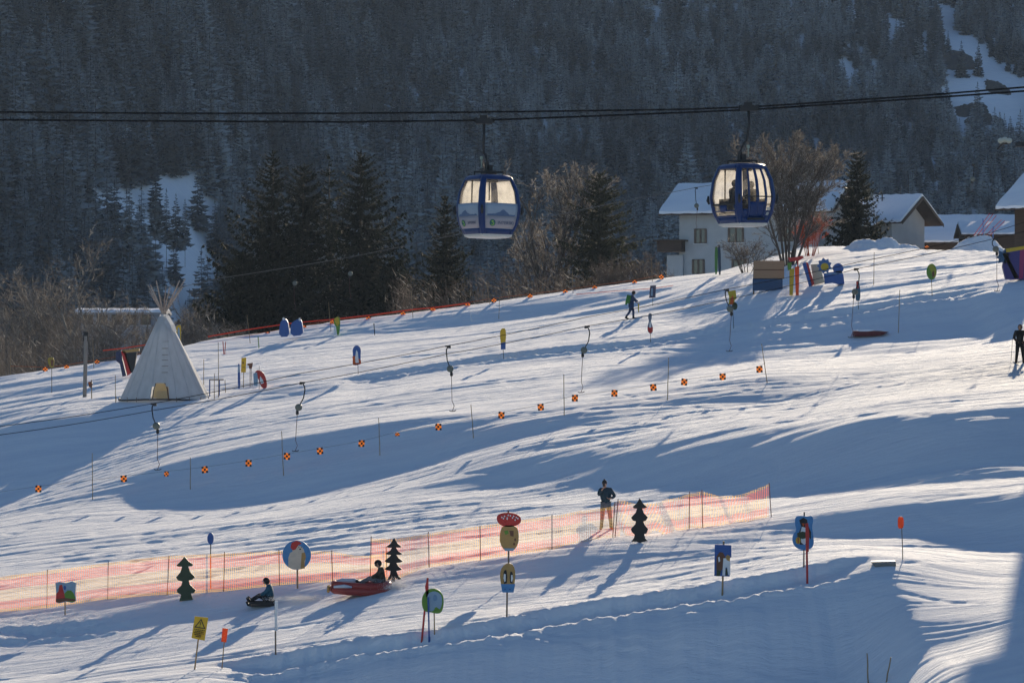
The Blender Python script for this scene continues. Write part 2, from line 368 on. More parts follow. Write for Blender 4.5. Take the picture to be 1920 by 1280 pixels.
def conifer_mb(h, r, tiers, nb, seed, sub=1, trunk=True, droop=.35, bare=.06, gap=.0, crown_pow=.85, jag=.25, trk=.014):
    rd = random.Random(seed); m = MB()
    if trunk: m.tube([(0, 0, -.5), (0, 0, h*.4), (0, 0, h*.97)], [h*trk, h*trk*.6, h*.002], 5, 1)
    for i in range(tiers):
        t = (i+.2)/tiers
        z = h*(bare+(1-bare)*t); rr = r*(1-t)**crown_pow*(1+rd.uniform(-jag, jag)*.5)+h*.006
        n = max(4, int(nb*(1-.45*t)))
        ph = rd.uniform(0, 6.28)
        for j in range(n):
            if rd.random() < gap: continue
            a = ph+6.283*(j+rd.uniform(-.35, .35))/n; L = rr*rd.uniform(1-jag, 1+jag*.7); d = Vector((math.cos(a), math.sin(a), 0)); s = Vector((-d.y, d.x, 0))
            dz = -L*droop*rd.uniform(.5, 1.4)*(1-t*.9); w = L*rd.uniform(.22, .36)+h*.006
            z0 = z+rd.uniform(-.5, .5)*h/tiers*.8
            p0 = Vector((0, 0, z0)); pm = d*L*.55+Vector((0, 0, z0+dz*.45)); p1 = d*L+Vector((0, 0, z0+dz*.9+L*.06))
            hang = Vector((0, 0, -w*.7))
            m.add([p0, pm, p1, pm+s*w+hang, pm-s*w+hang], [(0, 3, 1), (1, 3, 2), (0, 1, 4), (1, 2, 4)], 0)
    m.add([(0, 0, h*1.01), (h*.010, 0, h*.93), (-h*.006, h*.01, h*.93), (-h*.006, -h*.01, h*.93)], [(0, 1, 2), (0, 2, 3), (0, 3, 1)], 0)
    return m
NO_TREE = [
 ([(176,352),(240,343),(290,350),(408,362),(402,400),(372,430),(398,480),(385,515),(340,520),(300,505),(262,450),(225,425),(190,415)], .97),
 ([(1725,-40),(1778,-40),(1795,55),(1850,100),(1890,140),(1940,150),(1940,235),(1830,245),(1765,200),(1770,90)], .93),
 ([(1575,175),(1568,110),(1590,105),(1612,160),(1640,112),(1668,130),(1632,182),(1600,185)], .9),
 ([(55,300),(75,296),(112,362),(96,372)], .9),
 ([(265,440),(398,478),(396,600),(300,600),(285,520)], .95),
 ([(182,405),(250,425),(275,520),(200,480)], .85),
 ([(1760,200),(1940,235),(1940,290),(1800,285)], .6),
]
pts = []
X = 560; yy = 640.0
while yy < 1760:
    sp = 5.7+.0006*(yy-700); xs = np.arange(-.2*yy*1.35, .2*yy*1.35, sp)
    xs = xs+rng.uniform(-.42, .42, len(xs))*sp; ysj = yy+rng.uniform(-.45, .45, len(xs))*sp
    pts.append(np.stack([xs, ysj], 1)); yy += sp*.95
pts = np.concatenate(pts); tz = z_mtn(pts[:,0], pts[:,1]); tu = CU+pts[:,0]*F/pts[:,1]; tv = CV-tz*F/pts[:,1]
keep = (pts[:,1] > foot(pts[:,0])-70) & (tv > -130) & (tv < 760)
thin = sstep(-.5, .1, perlin(pts[:,0]*.012, pts[:,1]*.012, 431)); keep &= rng.random(len(pts)) < .82+.18*thin
for poly, pr in NO_TREE: keep &= ~(inpoly(tu, tv, poly) & (rng.random(len(pts)) < pr))
for q in (.35, .7, .95): keep &= ~(inpoly(tu, tv-q*20*F/pts[:,1], [(190,362),(240,352),(290,358),(395,370),(385,405),(360,430),(385,480),(375,510),(340,510),(310,490),(270,440),(235,420),(200,405)]) & (pts[:,1] < 1000) & (rng.random(len(pts)) < .9))
pts = pts[keep]; tz = tz[keep]; tu = tu[keep]; tv = tv[keep]
th = (14+18*rng.random(len(pts))**1.6)*(1+.25*perlin(pts[:,0]*.02, pts[:,1]*.02, 440))*(1-.25*sstep(1200, 1600, pts[:,1])); trz = rng.uniform(0, 6.28, len(pts)); tk = rng.integers(0, 5, len(pts))
# the three dark spruces on the clearing
print('forest trees', len(pts))
FAR = []
for k in range(5):
    FAR.append(conifer_mb(1.0, [.22, .25, .20, .27, .22][k], [19, 17, 21, 18, 20][k], [11, 12, 10, 12, 11][k], 900+k, bare=.02, jag=.35, trk=.007))
cr = crest_v(tu)
size = th*F/pts[:,1]
inview = (tu > -20) & (tu < 1940) & (tv-size*.6 < cr) & (tv > 0)
order = np.argsort(-np.where(inview, size, 0))[:290]
big = np.zeros(len(pts), bool); big[order] = True
def where_words(u, v):
    a = 'left' if u < 640 else 'middle' if u < 1280 else 'right'
    b = 'above the gondola ropes' if v < 215 else 'below the gondola ropes'
    return a, b
FM = []
for k in range(5):
    me = FAR[k].build('spruce_tree', [FAR_NEEDLE, BARK]); FM.append(me.data); bpy.data.objects.remove(me)
src = []
for i in np.nonzero(big)[0]:
    o = bpy.data.objects.new('spruce_tree', FM[tk[i]]); COL.objects.link(o)
    o.location = (pts[i,0], pts[i,1], tz[i]-.4); o.scale = (th[i],)*3; o.rotation_euler = (0, 0, trz[i])
    tag(o, 'snow-dusted dark spruce in the shaded forest on the lower mountainside', 'tree', 'spruces low on the mountainside')
# all the others: one wood
rest = np.nonzero(~big)[0]
me = bpy.data.meshes.new('forest'); me.vertices.add(len(rest))
me.vertices.foreach_set('co', np.stack([pts[rest,0], pts[rest,1], tz[rest]-.4], 1).astype(np.float32).ravel())
for nm, arr, ty in (('tsize', th, 'FLOAT'), ('tturn', trz, 'FLOAT'), ('tkind', tk, 'INT')):
    at_ = me.attributes.new(nm, ty, 'POINT'); at_.data.foreach_set('value', arr[rest].astype(np.float32 if ty == 'FLOAT' else np.int32))
fo = bpy.data.objects.new('forest', me); COL.objects.link(fo)
tag(fo, 'snow-dusted spruce forest covering the shaded mountainside', kind='stuff')
ng = bpy.data.node_groups.new('forest_nodes', 'GeometryNodeTree')
ng.interface.new_socket('Geometry', in_out='INPUT', socket_type='NodeSocketGeometry'); ng.interface.new_socket('Geometry', in_out='OUTPUT', socket_type='NodeSocketGeometry')
gi = ng.nodes.new('NodeGroupInput'); go = ng.nodes.new('NodeGroupOutput'); ip = ng.nodes.new('GeometryNodeInstanceOnPoints'); ji = ng.nodes.new('GeometryNodeJoinGeometry')
m2p = ng.nodes.new('GeometryNodeMeshToPoints'); ng.links.new(gi.outputs[0], m2p.inputs['Mesh'])
ng.links.new(m2p.outputs[0], ip.inputs['Points'])
g2i = ng.nodes.new('GeometryNodeGeometryToInstance')
for k in reversed(range(5)):
    so_ = bpy.data.objects.new('spruce_source', FM[k]); oi = ng.nodes.new('GeometryNodeObjectInfo'); oi.inputs['Object'].default_value = so_; oi.inputs['As Instance'].default_value = True
    ng.links.new(oi.outputs['Geometry'], g2i.inputs[0])
def na(name, ty):
    n = ng.nodes.new('GeometryNodeInputNamedAttribute'); n.data_type = ty; n.inputs['Name'].default_value = name; return n.outputs['Attribute']
# geometry-to-instance wraps each source, so pick by index among them
jj = ng.nodes.new('GeometryNodeJoinGeometry')
ng.nodes.remove(g2i)
for n in list(ng.nodes):
    if n.bl_idname == 'GeometryNodeObjectInfo': ng.links.new(n.outputs['Geometry'], jj.inputs[0])
ng.links.new(jj.outputs[0], ip.inputs['Instance']); ip.inputs['Pick Instance'].default_value = True
ng.links.new(na('tkind', 'INT'), ip.inputs['Instance Index']); ng.links.new(na('tsize', 'FLOAT'), ip.inputs['Scale'])
cx = ng.nodes.new('ShaderNodeCombineXYZ'); ng.links.new(na('tturn', 'FLOAT'), cx.inputs['Z']); ng.links.new(cx.outputs[0], ip.inputs['Rotation'])
ng.nodes.remove(ji); ng.links.new(ip.outputs[0], go.inputs[0])
md = fo.modifiers.new('forest', 'NODES'); md.node_group = ng
# ------------------------------------------------------------------ trees behind the brow
def gz(x, y):
    return float(z_ground(np.array([x], float), np.array([y], float), False)[0])
def pz(u, v, y): return Vector(((u-CU)*y/F, y, (CV-v)*y/F))
NEAR_NEEDLE = needle_material('spruce_needles', (.009, .013, .006), (.016, .018, .008), (.75, .68, .56), -.22, 2.5, .30)  # snow colour warmed so the limb tips look sunlit
PINE_NEEDLE = needle_material('pine_needles', (.035, .042, .022), (.05, .05, .03), (.62, .62, .62), -.2, 2.5, .30)
TWIG = mat('winter_twigs', (.075, .062, .052), .6, noise=((.13, .115, .10), .8), nscale=.8, trans=.3)
TWIG_RED = mat('reddish_twigs', (.062, .048, .040), .6, noise=((.11, .09, .075), .8), nscale=.8, trans=.3)
FROST_RIM = mat('frost_and_sunlit_rims', (.28, .25, .21), .4, noise=((.55, .52, .48), .8), nscale=.8, trans=.35)  # real frost on bare twigs, painted sunlit rims on spruce limbs
BIRCH = mat('birch_bark', (.20, .18, .155), .7, noise=((.10, .08, .07), .8), nscale=3, bump=.3)

def spruce(u, vtop, y, r, seed, label, tiers=40, nb=19, gap=.12, lean=0.0, jag=.35, nm=NEAR_NEEDLE, cp=.8, droop=.16, bare=.05, one_side=0.0, group=None):
    """detailed spruce: limbs that rise at the tips, each hung with short sprays"""
    x = (u-CU)*y/F; zg = gz(x, y)-.3; h = (CV-vtop)*y/F-zg
    rd = random.Random(seed); m = MB()
    t0 = thing('spruce_tree', (x, y, zg), label, 'tree', group)
    tk_ = MB(); tk_.tube([(0, 0, -.3), (lean*.3, 0, h*.35), (lean*.8, 0, h*.75), (lean, 0, h*.985)], [h*.016, h*.011, h*.005, .015], 8); tk_.build('trunk', BARK, t0, smooth=True)
    for i in range(tiers):
        t = (i+.2)/tiers; z = h*(bare+(1-bare)*t)
        rr = r*((1-t)**cp)*(1+rd.uniform(-.18, .18))*(1-.25*max(0, .15-t)/.15)+.16
        n = max(5, int(nb*(1-.5*t))); ph = rd.uniform(0, 6.28); cx = lean*t
        for j in range(n):
            if rd.random() < gap: continue
            a = ph+6.283*(j+rd.uniform(-.4, .4))/n
            L = 1.75*rr*rd.uniform(1-jag, 1+jag*.25)*(1+one_side*math.cos(a))
            d = Vector((math.cos(a), math.sin(a), 0)); s = Vector((-d.y, d.x, 0))
            z0 = z+rd.uniform(-.6, .6)*h/tiers; up = (t-.35)*.5
            K = 5; pts_ = []
            for k in range(K+1):
                f = k/K; pts_.append(Vector((cx, 0, z0))+d*L*f+Vector((0, 0, L*(up*f-droop*4*f*(1-f)*(1-t*.5)+.14*f**3*(1.2-t)))))
            for k in range(K):
                p, q = pts_[k], pts_[k+1]
                w = (.10+.10*L)*(1-.45*((k+.5)/K))*rd.uniform(.7, 1.3)
                for e in range(8 if L > .9 else 4):
                    fz_ = p.lerp(q, rd.random()); hg = rd.uniform(.5, 1.1)*w
                    for sg in (-1, 1):
                        o = fz_+s*sg*w*rd.uniform(.7, 1.2)+d*w*rd.uniform(.2, .9)-Vector((0, 0, hg*rd.uniform(.1, .9)))
                        b2 = fz_+d*w*.42; mid = fz_-Vector((0, 0, .05+hg*.25))
                        m.add([fz_, o, b2], [(0, 1, 2)], 0); 
                        if e < 3: m.add([mid, o-Vector((0, 0, hg*.7)), b2], [(0, 1, 2)], 0)
                        if k >= 2 and rd.random() < .09: m.add([fz_+Vector((0, 0, .03)), fz_.lerp(o, .5)+Vector((0, 0, .05)), b2+Vector((0, 0, .04))], [(0, 1, 2)], 1)  # pale face laid on the limb top as a painted sunlit rim
            tip = pts_[-1]
            m.add([tip-d*.1, tip+d*.2+Vector((0, 0, .07)), tip+s*.1, tip-s*.1], [(0, 1, 2), (0, 3, 1)], 0)
    for k in range(14):
        a = rd.uniform(0, 6.28); z = h*(1-.05*rd.random()); m.add([(lean, 0, z+.25), (lean+.13*math.cos(a), .13*math.sin(a), z-.05), (lean+.1*math.cos(a+1), .1*math.sin(a+1), z-.12)], [(0, 1, 2)], 0)
    m.build('crown', [nm, FROST_RIM], t0)
    return t0
G4 = 'dark spruces standing close together behind the red rope'
spruce(512, 283, 266, 5.0, 1, 'tall dark spruce on the outer edge of the clump behind the tepee, long ragged limbs', one_side=-.25, group=G4, gap=.2, jag=.42)
spruce(560, 308, 270, 3.8, 2, 'broad-topped dark spruce between two taller ones, its flat crown leaning', lean=.5, cp=.6, group=G4, gap=.12)
spruce(617, 290, 275, 3.6, 3, 'slender open-crowned spruce with wide gaps, inside the clump of dark spruces', gap=.45, group=G4, tiers=26)
spruce(676, 283, 267, 4.6, 4, 'full dark spruce with sunlit needles on the gondola side of the clump', cp=.72, one_side=.18, group=G4, jag=.3)
spruce(455, 470, 262, 3.0, 5, 'small dark spruce low under the limbs of the outermost tall spruce', group=G4, cp=.6)
spruce(735, 490, 262, 2.4, 55, 'low dark young spruce at the foot of the clump, on the gondola side', group=G4, cp=.6)
spruce(834, 368, 255, 3.2, 6, 'lone spruce with snow-tipped lower limbs beside the first gondola cabin', cp=1.0, gap=.15)
spruce(1125, 324, 260, 2.9, 7, 'bushy dark pine with two rounded tops beyond the walking skier', nm=PINE_NEEDLE, cp=.5, droop=.02, bare=.12, gap=.12, jag=.45, nb=16)
spruce(1606, 284, 250, 2.5, 8, 'narrow spruce glinting with frost between the two white houses', cp=.75, gap=.1)

def bare_tree(u, vtop, y, spread, seed, label, name='bare_tree', stems=1, twig=TWIG, bark=BARK, cat='tree', lean=0.0, depth=5, frost=.18, group=None, vbase=None, tw=.010, fan=.35, arch=0.0, blen=1.0):
    x = (u-CU)*y/F; zg = gz(x, y)-.3
    if vbase is not None: zg = (CV-vbase)*y/F
    h = (CV-vtop)*y/F-zg
    rd = random.Random(seed); wood = MB(); tws = MB()
    t0 = thing(name, (x, y, zg), label, cat, group)
    def sliver(p, q, w, mi):
        t = (q-p).normalized(); s = t.cross(Vector((rd.uniform(-.5, .5), 1, rd.uniform(-.5, .5)))).normalized()*w
        tws.add([p-s, p+s, q], [(0, 1, 2)], mi)
    def grow(p, d, L, r, k):
        K = 4; pts_ = [p]; dd = d.copy()
        for i in range(K):
            dd = (dd+Vector((rd.gauss(0, .10), rd.gauss(0, .10), .05+rd.gauss(0, .05)-arch*(i/K)*(1 if k == 0 else .3)))).normalized(); pts_.append(pts_[-1]+dd*L/K)
        r1 = r*.45
        if k < 3: wood.tube(pts_, [r+(r1-r)*i/K for i in range(K+1)], 6 if k == 0 else 4, 0, cap=False)
        else:
            mi = 1 if rd.random() < frost else 0
            for i in range(K): sliver(pts_[i], pts_[i+1]+(pts_[i+1]-pts_[i])*.3, max(r, tw), mi)
        if k >= depth: return
        nchild = [9, 6, 5, 5, 4][k] if k < 5 else 3
        for c in range(nchild):
            f = rd.uniform(.22 if k == 0 else .1, 1.0); i = min(int(f*K), K-1); q = pts_[i].lerp(pts_[i+1], f*K-i)
            ax = Vector((rd.gauss(0, 1), rd.gauss(0, 1), rd.gauss(0, .4))); tdir = (pts_[i+1]-pts_[i]).normalized()
            sd = (ax-tdir*ax.dot(tdir)).normalized(); nd = (tdir*(1-fan*.35)+sd*(.45+fan*rd.random())).normalized()
            grow(q, nd, L*rd.uniform(.34, .55)*(1.15-.5*f if k == 0 else 1)*(blen if k == 0 else 1), r*.42, k+1)
    for s_ in range(stems):
        a = 6.283*s_/stems+rd.uniform(-.5, .5); tilt = spread*(.25+.75*rd.random()) if stems > 1 else 0
        d = Vector((math.cos(a)*tilt+lean, math.sin(a)*tilt, 1)).normalized()
        grow(Vector((math.cos(a)*.1*stems*.3, math.sin(a)*.1, 0)), d, h*(.80 if stems == 1 else .86)*rd.uniform(.8, 1.0), h*(.014 if stems == 1 else .010), 0)
    wood.build('trunk', bark, t0, smooth=True); tws.build('crown', [twig, FROST_RIM], t0)
    return t0
bare_tree(1028, 290, 262, .06, 21, 'bare reddish larch behind and beside the first gondola cabin', depth=5, twig=TWIG_RED, stems=3, fan=.24, frost=.30, blen=.72, tw=.017)
bare_tree(985, 470, 258, .5, 22, 'low bare bush in front of the reddish larch', name='bare_bush', cat='bush', stems=5, twig=TWIG_RED, frost=.08, depth=4)
bare_tree(1478, 262, 200, .27, 23, 'wide bare many-stemmed tree beside the second gondola cabin, in front of the white house', stems=8, depth=5, frost=.16, vbase=522, fan=.30)
bare_tree(1400, 432, 199, .9, 24, 'arching bare shrub in front of the big white house wall', name='bare_bush', cat='bush', stems=7, depth=3, vbase=520, arch=.35, fan=.5, frost=.1)
RED = mat('red_twigs', (.42, .09, .03), .6, noise=((.26, .05, .03), .6), trans=.4)
bare_tree(1518, 405, 203, .35, 25, 'orange-red dogwood bush at the foot of the many-stemmed bare tree', name='dogwood_bush', cat='bush', stems=10, twig=RED, bark=RED, depth=3, frost=0, vbase=480)
bare_tree(1185, 468, 214, .9, 26, 'round reddish-brown hedge bush beside the white house porch', name='bare_bush', cat='bush', stems=12, twig=TWIG_RED, depth=3, frost=.04, fan=.6)
bare_tree(1140, 490, 211, .9, 27, 'low reddish-brown bush under the two-topped pine', name='bare_bush', cat='bush', stems=9, twig=TWIG_RED, depth=3, frost=.04, fan=.6)
LB = 'bare birches leaning beyond the tepee'
bl = [(28,560,-.10),(58,522,-.16),(82,498,-.12),(118,470,-.15),(150,488,-.10),(182,520,-.14),(20,640,-.1),(205,560,-.05),(235,545,.02),(262,570,0),(345,560,-.1),(385,555,-.05),(420,600,0)]
bd = ['outermost of the leaning birches, its trunk low over the snow','pale-stemmed birch leaning away from the tepee','birch with a bright frosted stem between two taller birches','tallest frosted birch of the leaning stand','bushy brown birch behind the grey post','shorter leaning birch above the low white building','small birch shoot at the photo edge beside a bamboo pole','thin birch before the low white building','thin birch behind the tepee poles','slim birch hidden behind the tepee canvas','bare birch just past the tepee top','frosted bare birch between tepee and dark spruces','low birch touching the dark spruces']
for i, (u, v, ln) in enumerate(bl):
    bare_tree(u+8, v, 258+3*(i % 4), .25, 40+i, bd[i], name='birch_tree', stems=2 if i % 2 else 3, bark=BIRCH, depth=4, lean=ln, frost=.16, group=LB, fan=.4)
# brushwood along the brow
def brush(u0, u1, vf, y, n, seed, label, tw_=TWIG):
    rd = random.Random(seed); m = MB()
    for i in range(n):
        u = rd.uniform(u0, u1); yy_ = y+rd.uniform(-4, 6); x = (u-CU)*yy_/F; zt = (CV-vf(u)-rd.expovariate(1/22.0))*yy_/F; zb = gz(x, yy_)-.2
        if zt <= zb+.3: continue
        p = Vector((x, yy_, zb)); top = Vector((x+rd.uniform(-.8, .8), yy_+rd.uniform(-.4, .4), zt))
        m.add([p-Vector((.02, 0, 0)), p+Vector((.02, 0, 0)), top], [(0, 1, 2)], 0)
        for k in range(7):
            f = rd.uniform(.35, .95); q = p.lerp(top, f); L = rd.uniform(.25, .8); e = q+Vector((rd.uniform(-1, 1)*L, rd.uniform(-1, 1)*L, rd.uniform(.1, 1)*L)); s = .012
            m.add([q-Vector((s, 0, s)), q+Vector((s, 0, s)), e], [(0, 1, 2)], 1 if rd.random() < .13 else 0)
    o = m.build('undergrowth', [tw_, FROST_RIM]); tag(o, label, kind='stuff'); return o
brush(-30, 470, lambda u: 600+16*math.sin(u*.03)+14*math.sin(u*.11), 219, 1100, 61, 'tangled bare brushwood among the birches beyond the tepee')
brush(735, 1260, lambda u: 520-.04*(u-735)+9*math.sin(u*.04)+10*math.sin(u*.13), 216, 800, 62, 'reddish-brown brushwood along the brow of the slope', TWIG_RED)
# ------------------------------------------------------------------ painted boards, poles, flags
def C_(name, col, **k): return mat(name, col, k.pop('rough', .55), noise=(tuple(c*.6 for c in col), .35), nscale=k.pop('nscale', 7), **k)
WOOD = mat('bamboo', (.36, .24, .12), .6, noise=((.20, .12, .06), .7), nscale=9, mapping=(1, 1, .4))
TIMBER = mat('weathered_timber', (.20, .15, .11), .8, noise=((.11, .085, .07), .7), nscale=8, mapping=(4, 4, .6))
DGREEN = C_('dark_green_paint', (.035, .055, .025)); BLACK = C_('black_paint', (.012, .012, .014)); WHITEP = C_('white_paint', (.75, .75, .74))
YEL = C_('yellow_paint', (.62, .44, .03), trans=.2); ORG = C_('orange_plastic', (.80, .14, .025), trans=.35); REDP = C_('red_paint', (.50, .03, .025)); BLU = C_('blue_paint', (.03, .10, .32))
LBLU = C_('light_blue_paint', (.07, .24, .48)); TAN = C_('tan_paint', (.42, .25, .08)); BRN = C_('brown_paint', (.15, .06, .03)); GRN = C_('green_paint', (.12, .26, .03)); GREY = C_('grey_paint', (.25, .25, .26))
SKYB = C_('pale_blue_paint', (.25, .36, .46)); STEEL = mat('dark_steel', (.022, .022, .025), .6, metal=.0, noise=((.04, .035, .03), .5)); ORED = mat('orange_red_cord', (.75, .07, .02), .6, trans=.3)
ROPE = mat('lift_rope', (.012, .012, .014), .9, spec=.1); CORD = mat('thin_cord', (.10, .085, .07), .8)

def smooth_poly(p, n=2):
    for _ in range(n):
        q = []
        for i in range(len(p)):
            a = p[i]; b = p[(i+1) % len(p)]
            q += [(a[0]*.75+b[0]*.25, a[1]*.75+b[1]*.25), (a[0]*.25+b[0]*.75, a[1]*.25+b[1]*.75)]
        p = q
    return p
def ell(cx, cy, rx, ry, n=24, rot=0): return [(cx+rx*math.cos(t)*math.cos(rot)-ry*math.sin(t)*math.sin(rot), cy+rx*math.cos(t)*math.sin(rot)+ry*math.sin(t)*math.cos(rot)) for t in [2*math.pi*i/n for i in range(n)]]
def rect(a, b, c, d): return [(a, b), (c, b), (c, d), (a, d)]
def sign(name, label, cat, base, boards, posts, group=None, y=None, thick=.03, rz=0.0):
    """boards: [(part, outline px, material, [(outline px, material) painted on it])]; posts: [(part, [(u, v)...], radius m, material)]; base = (u, v) on the snow"""
    g = at(*base) if y is None else Vector(((base[0]-CU)*y/F, y, (CV-base[1])*y/F))
    k = g.y/F; t0 = thing(name, g, label, cat, group, rz)
    L = lambda u, v: ((u-base[0])*k, (base[1]-v)*k)
    for pn, pl, r, m in posts:
        mb = MB(); mb.tube([(L(u, v)[0], .0, L(u, v)[1]-(.25 if i == len(pl)-1 else 0)) for i, (u, v) in enumerate(pl)], r, 8); mb.build(pn, m, t0, smooth=False)
    for pn, out, m, paint in boards:
        ms = [m]; mb = MB(); y0 = -.035
        mb.prism([L(*p) for p in out], y0-thick, y0, 0)
        for i, (o2, m2) in enumerate(paint):
            if m2 not in ms: ms.append(m2)
            mb.prism([L(*p) for p in o2], y0-thick-.004-.003*i, y0-thick+.001, ms.index(m2))
        mb.build(pn, ms, t0)
    return t0
def trz_(pts, ox, oy, s): return [(ox+x/s, oy+y/s) for x, y in pts]
# three plywood firs
T1 = [(1478,270),(1512,310),(1550,335),(1535,348),(1508,350),(1522,388),(1562,435),(1540,455),(1512,462),(1520,492),(1567,537),(1555,560),(1530,566),(1547,618),(1436,628),(1450,575),(1420,558),(1416,535),(1452,500),(1460,470),(1425,460),(1410,437),(1445,395),(1458,352),(1425,350),(1412,342),(1450,305)]
sign('fir_cutout', 'green plywood fir cut-out with three tiers, behind the sledder in black', 'cutout', (347,1126), [('board', trz_(T1, 0, 980, 4.267), DGREEN, [])], [('peg', [(346,1085),(347,1126)], .02, WOOD)], 'plywood fir trees along the sledge run')
T2 = [(743,148),(775,205),(820,243),(795,248),(760,248),(785,285),(828,312),(800,320),(765,320),(785,352),(830,385),(800,398),(765,402),(785,435),(822,466),(790,478),(765,482),(785,530),(818,562),(790,568),(765,560),(752,545),(750,602),(715,602),(717,548),(700,570),(672,572),(700,520),(705,480),(675,475),(642,462),(690,430),(700,405),(670,398),(645,382),(690,345),(712,322),(680,320),(652,310),(700,280),(720,250),(690,250),(660,242),(705,210)]
sign('fir_cutout', 'dark plywood fir cut-out with five tiers, just behind the red sledge', 'cutout', (738,1091), [('board', trz_(T2, 600, 980, 5.335), BLACK, [])], [('peg', [(738,1060),(738,1091)], .025, TIMBER)], 'plywood fir trees along the sledge run')
T3 = [(1410,242),(1435,285),(1472,318),(1450,328),(1430,330),(1445,368),(1477,402),(1460,430),(1438,436),(1452,468),(1480,500),(1465,535),(1446,542),(1455,575),(1475,598),(1440,604),(1412,612),(1385,603),(1340,602),(1362,572),(1368,545),(1345,525),(1336,498),(1372,460),(1378,436),(1352,428),(1338,404),(1375,365),(1388,330),(1365,328),(1350,316),(1385,285)]
sign('fir_cutout', 'black plywood fir cut-out in front of the crumpled orange netting', 'cutout', (1198,1018), [('board', trz_(T3, 880, 880, 4.414), BLACK, [])], [('peg', [(1198,985),(1198,1018)], .025, TIMBER)], 'plywood fir trees along the sledge run')
# picture boards
sign('picture_board', 'wavy-edged board painted with a red figure and green hedge, before the striped net', 'sign', (122,1152), [('board', [(104,1092),(112,1090),(124,1092),(136,1089),(143,1092),(142,1112),(143,1126),(136,1129),(124,1127),(112,1130),(105,1128),(106,1110)], SKYB, [([(105,1127),(106,1112),(110,1108),(112,1096),(117,1095),(119,1104),(121,1112),(124,1120),(124,1126),(112,1129)], REDP), ([(121,1112),(127,1106),(134,1106),(139,1112),(142,1120),(142,1126),(136,1128),(124,1126)], GRN), ([(106,1122),(124,1120),(142,1122),(142,1126),(124,1126),(112,1129),(106,1128)], BRN), (ell(122,1101,2.5,4), BLU)])], [('post', [(122,1127),(122,1152)], .022, WOOD)])
sign('marker_pole', 'navy oval disc on a black and orange pole rising through the net', 'pole', (395,1103), [('disc', ell(395,1009,6,11), BLU, [])], [('pole', [(395,1015),(395,1041)], .018, BLACK), ('pole_sleeve', [(395,1041),(395,1103)], .024, ORG)])
PB = [([(547,1025),(551,1030),(560,1022),(566,1024),(570,1030),(572,1040),(573,1050),(571,1062),(566,1066),(556,1067),(546,1065),(541,1062),(541,1045),(544,1036),(549,1033)], C_('cream_paint', (.62, .52, .40))),
      ([(556,1013),(547,1017),(545,1026),(549,1031),(554,1030),(560,1021),(566,1019),(562,1015)], REDP), ([(566,1036),(572,1035),(574,1044),(571,1052),(572,1065),(564,1066),(565,1050)], TAN), (ell(563,1029,1.6,1.4), BLACK), (ell(560.5,1025,.8,.8), BLACK), (ell(565.5,1025,.8,.8), BLACK)]
sign('picture_board', 'round blue board painted with a white bear in a red cap', 'sign', (558,1103), [('board', ell(556.5,1040,27,27.5,40), LBLU, PB)], [('post', [(557.5,1066),(558,1103)], .028, WOOD)])
dots = [(941,970),(946,968),(951,971),(953,966),(957,967),(961,971),(963,968),(968,970),(966,975),(951,973),(944,972),(971,972)]
sign('mushroom_sign', 'red-capped toadstool board with white dots on a tan stem', 'sign', (954,1092), [('stem_board', smooth_poly([(942,985),(968,985),(973,1000),(972,1020),(963,1033),(946,1033),(937,1018),(937,1000)], 1), TAN, [([(945,996),(952,994),(954,1000),(948,1003)], GRN), ([(955,995),(963,995),(963,1006),(957,1005)], BRN), (ell(966,1012,2,3), BRN), (ell(964,1020,2,2.5), BRN), ([(944,1028),(965,1028),(962,1033),(947,1033)], SKYB)]), ('cap_board', smooth_poly([(931,967),(940,962),(954,961),(968,963),(977,970),(977,980),(968,986),(954,988),(942,987),(932,979)], 2), REDP, [(ell(a, b, 1.3, 1.6, 8), WHITEP) for a, b in dots])], [('post', [(953,957),(953.5,1030),(954,1092)], .028, TIMBER)])
PEN = lambda x, y, s, f=1: [([(x, y-12*s), (x+3*s*f, y-13*s), (x+4*s*f, y-9*s), (x+5*s*f, y), (x+4*s*f, y+11*s), (x-1*s*f, y+12*s), (x-2*s*f, y+2*s), (x-2*s*f, y-8*s)], BLACK), ([(x-1*s*f, y-6*s), (x+2*s*f, y-5*s), (x+2*s*f, y+7*s), (x, y+9*s), (x-2*s*f, y+2*s)], WHITEP)]
sign('picture_board', 'tan and light-blue board painted with two penguins, under the toadstool', 'sign', (951,1158), [('board', smooth_poly([(952,1056),(963,1060),(967,1076),(965,1095),(963,1112),(942,1112),(939,1095),(937,1078),(941,1064)], 1), TAN, [([(939,1096),(966,1096),(963,1112),(942,1112)], LBLU)]+PEN(946,1083,1.05,1)+PEN(960,1084,.9,-1)+[(ell(947,1106,1.5,1.2,8), BLU), (ell(956,1106,1.5,1.2,8), BLU)])], [('post', [(951,1106),(950,1158)], .026, TIMBER)])
sign('picture_board', 'round green-edged board with a pale blue elephant-like shape, behind a rolled red flag', 'sign', (815,1198), [('board', smooth_poly([(797,1118),(808,1112),(822,1114),(832,1126),(832,1145),(828,1158),(818,1160),(808,1157),(796,1156),(791,1145),(791,1130)], 2), GRN, [(smooth_poly([(802,1122),(814,1117),(826,1122),(830,1135),(826,1152),(822,1150),(817,1146),(812,1156),(803,1154),(801,1138)], 1), SKYB), (ell(816,1130,4,6), C_('mid_blue_paint', (.14, .25, .38)))])], [('post', [(814,1156),(815,1198)], .018, WOOD)])
sign('rolled_flag', 'slanting red pole with a rolled dark red flag, in front of the green-edged board', 'flag', (789,1208), [('rolled_cloth', [(801,1087),(803.5,1092),(804,1122),(799,1122),(797,1102)], REDP, [])], [('pole', [(802,1086),(789,1208)], .030, REDP)], y=None)
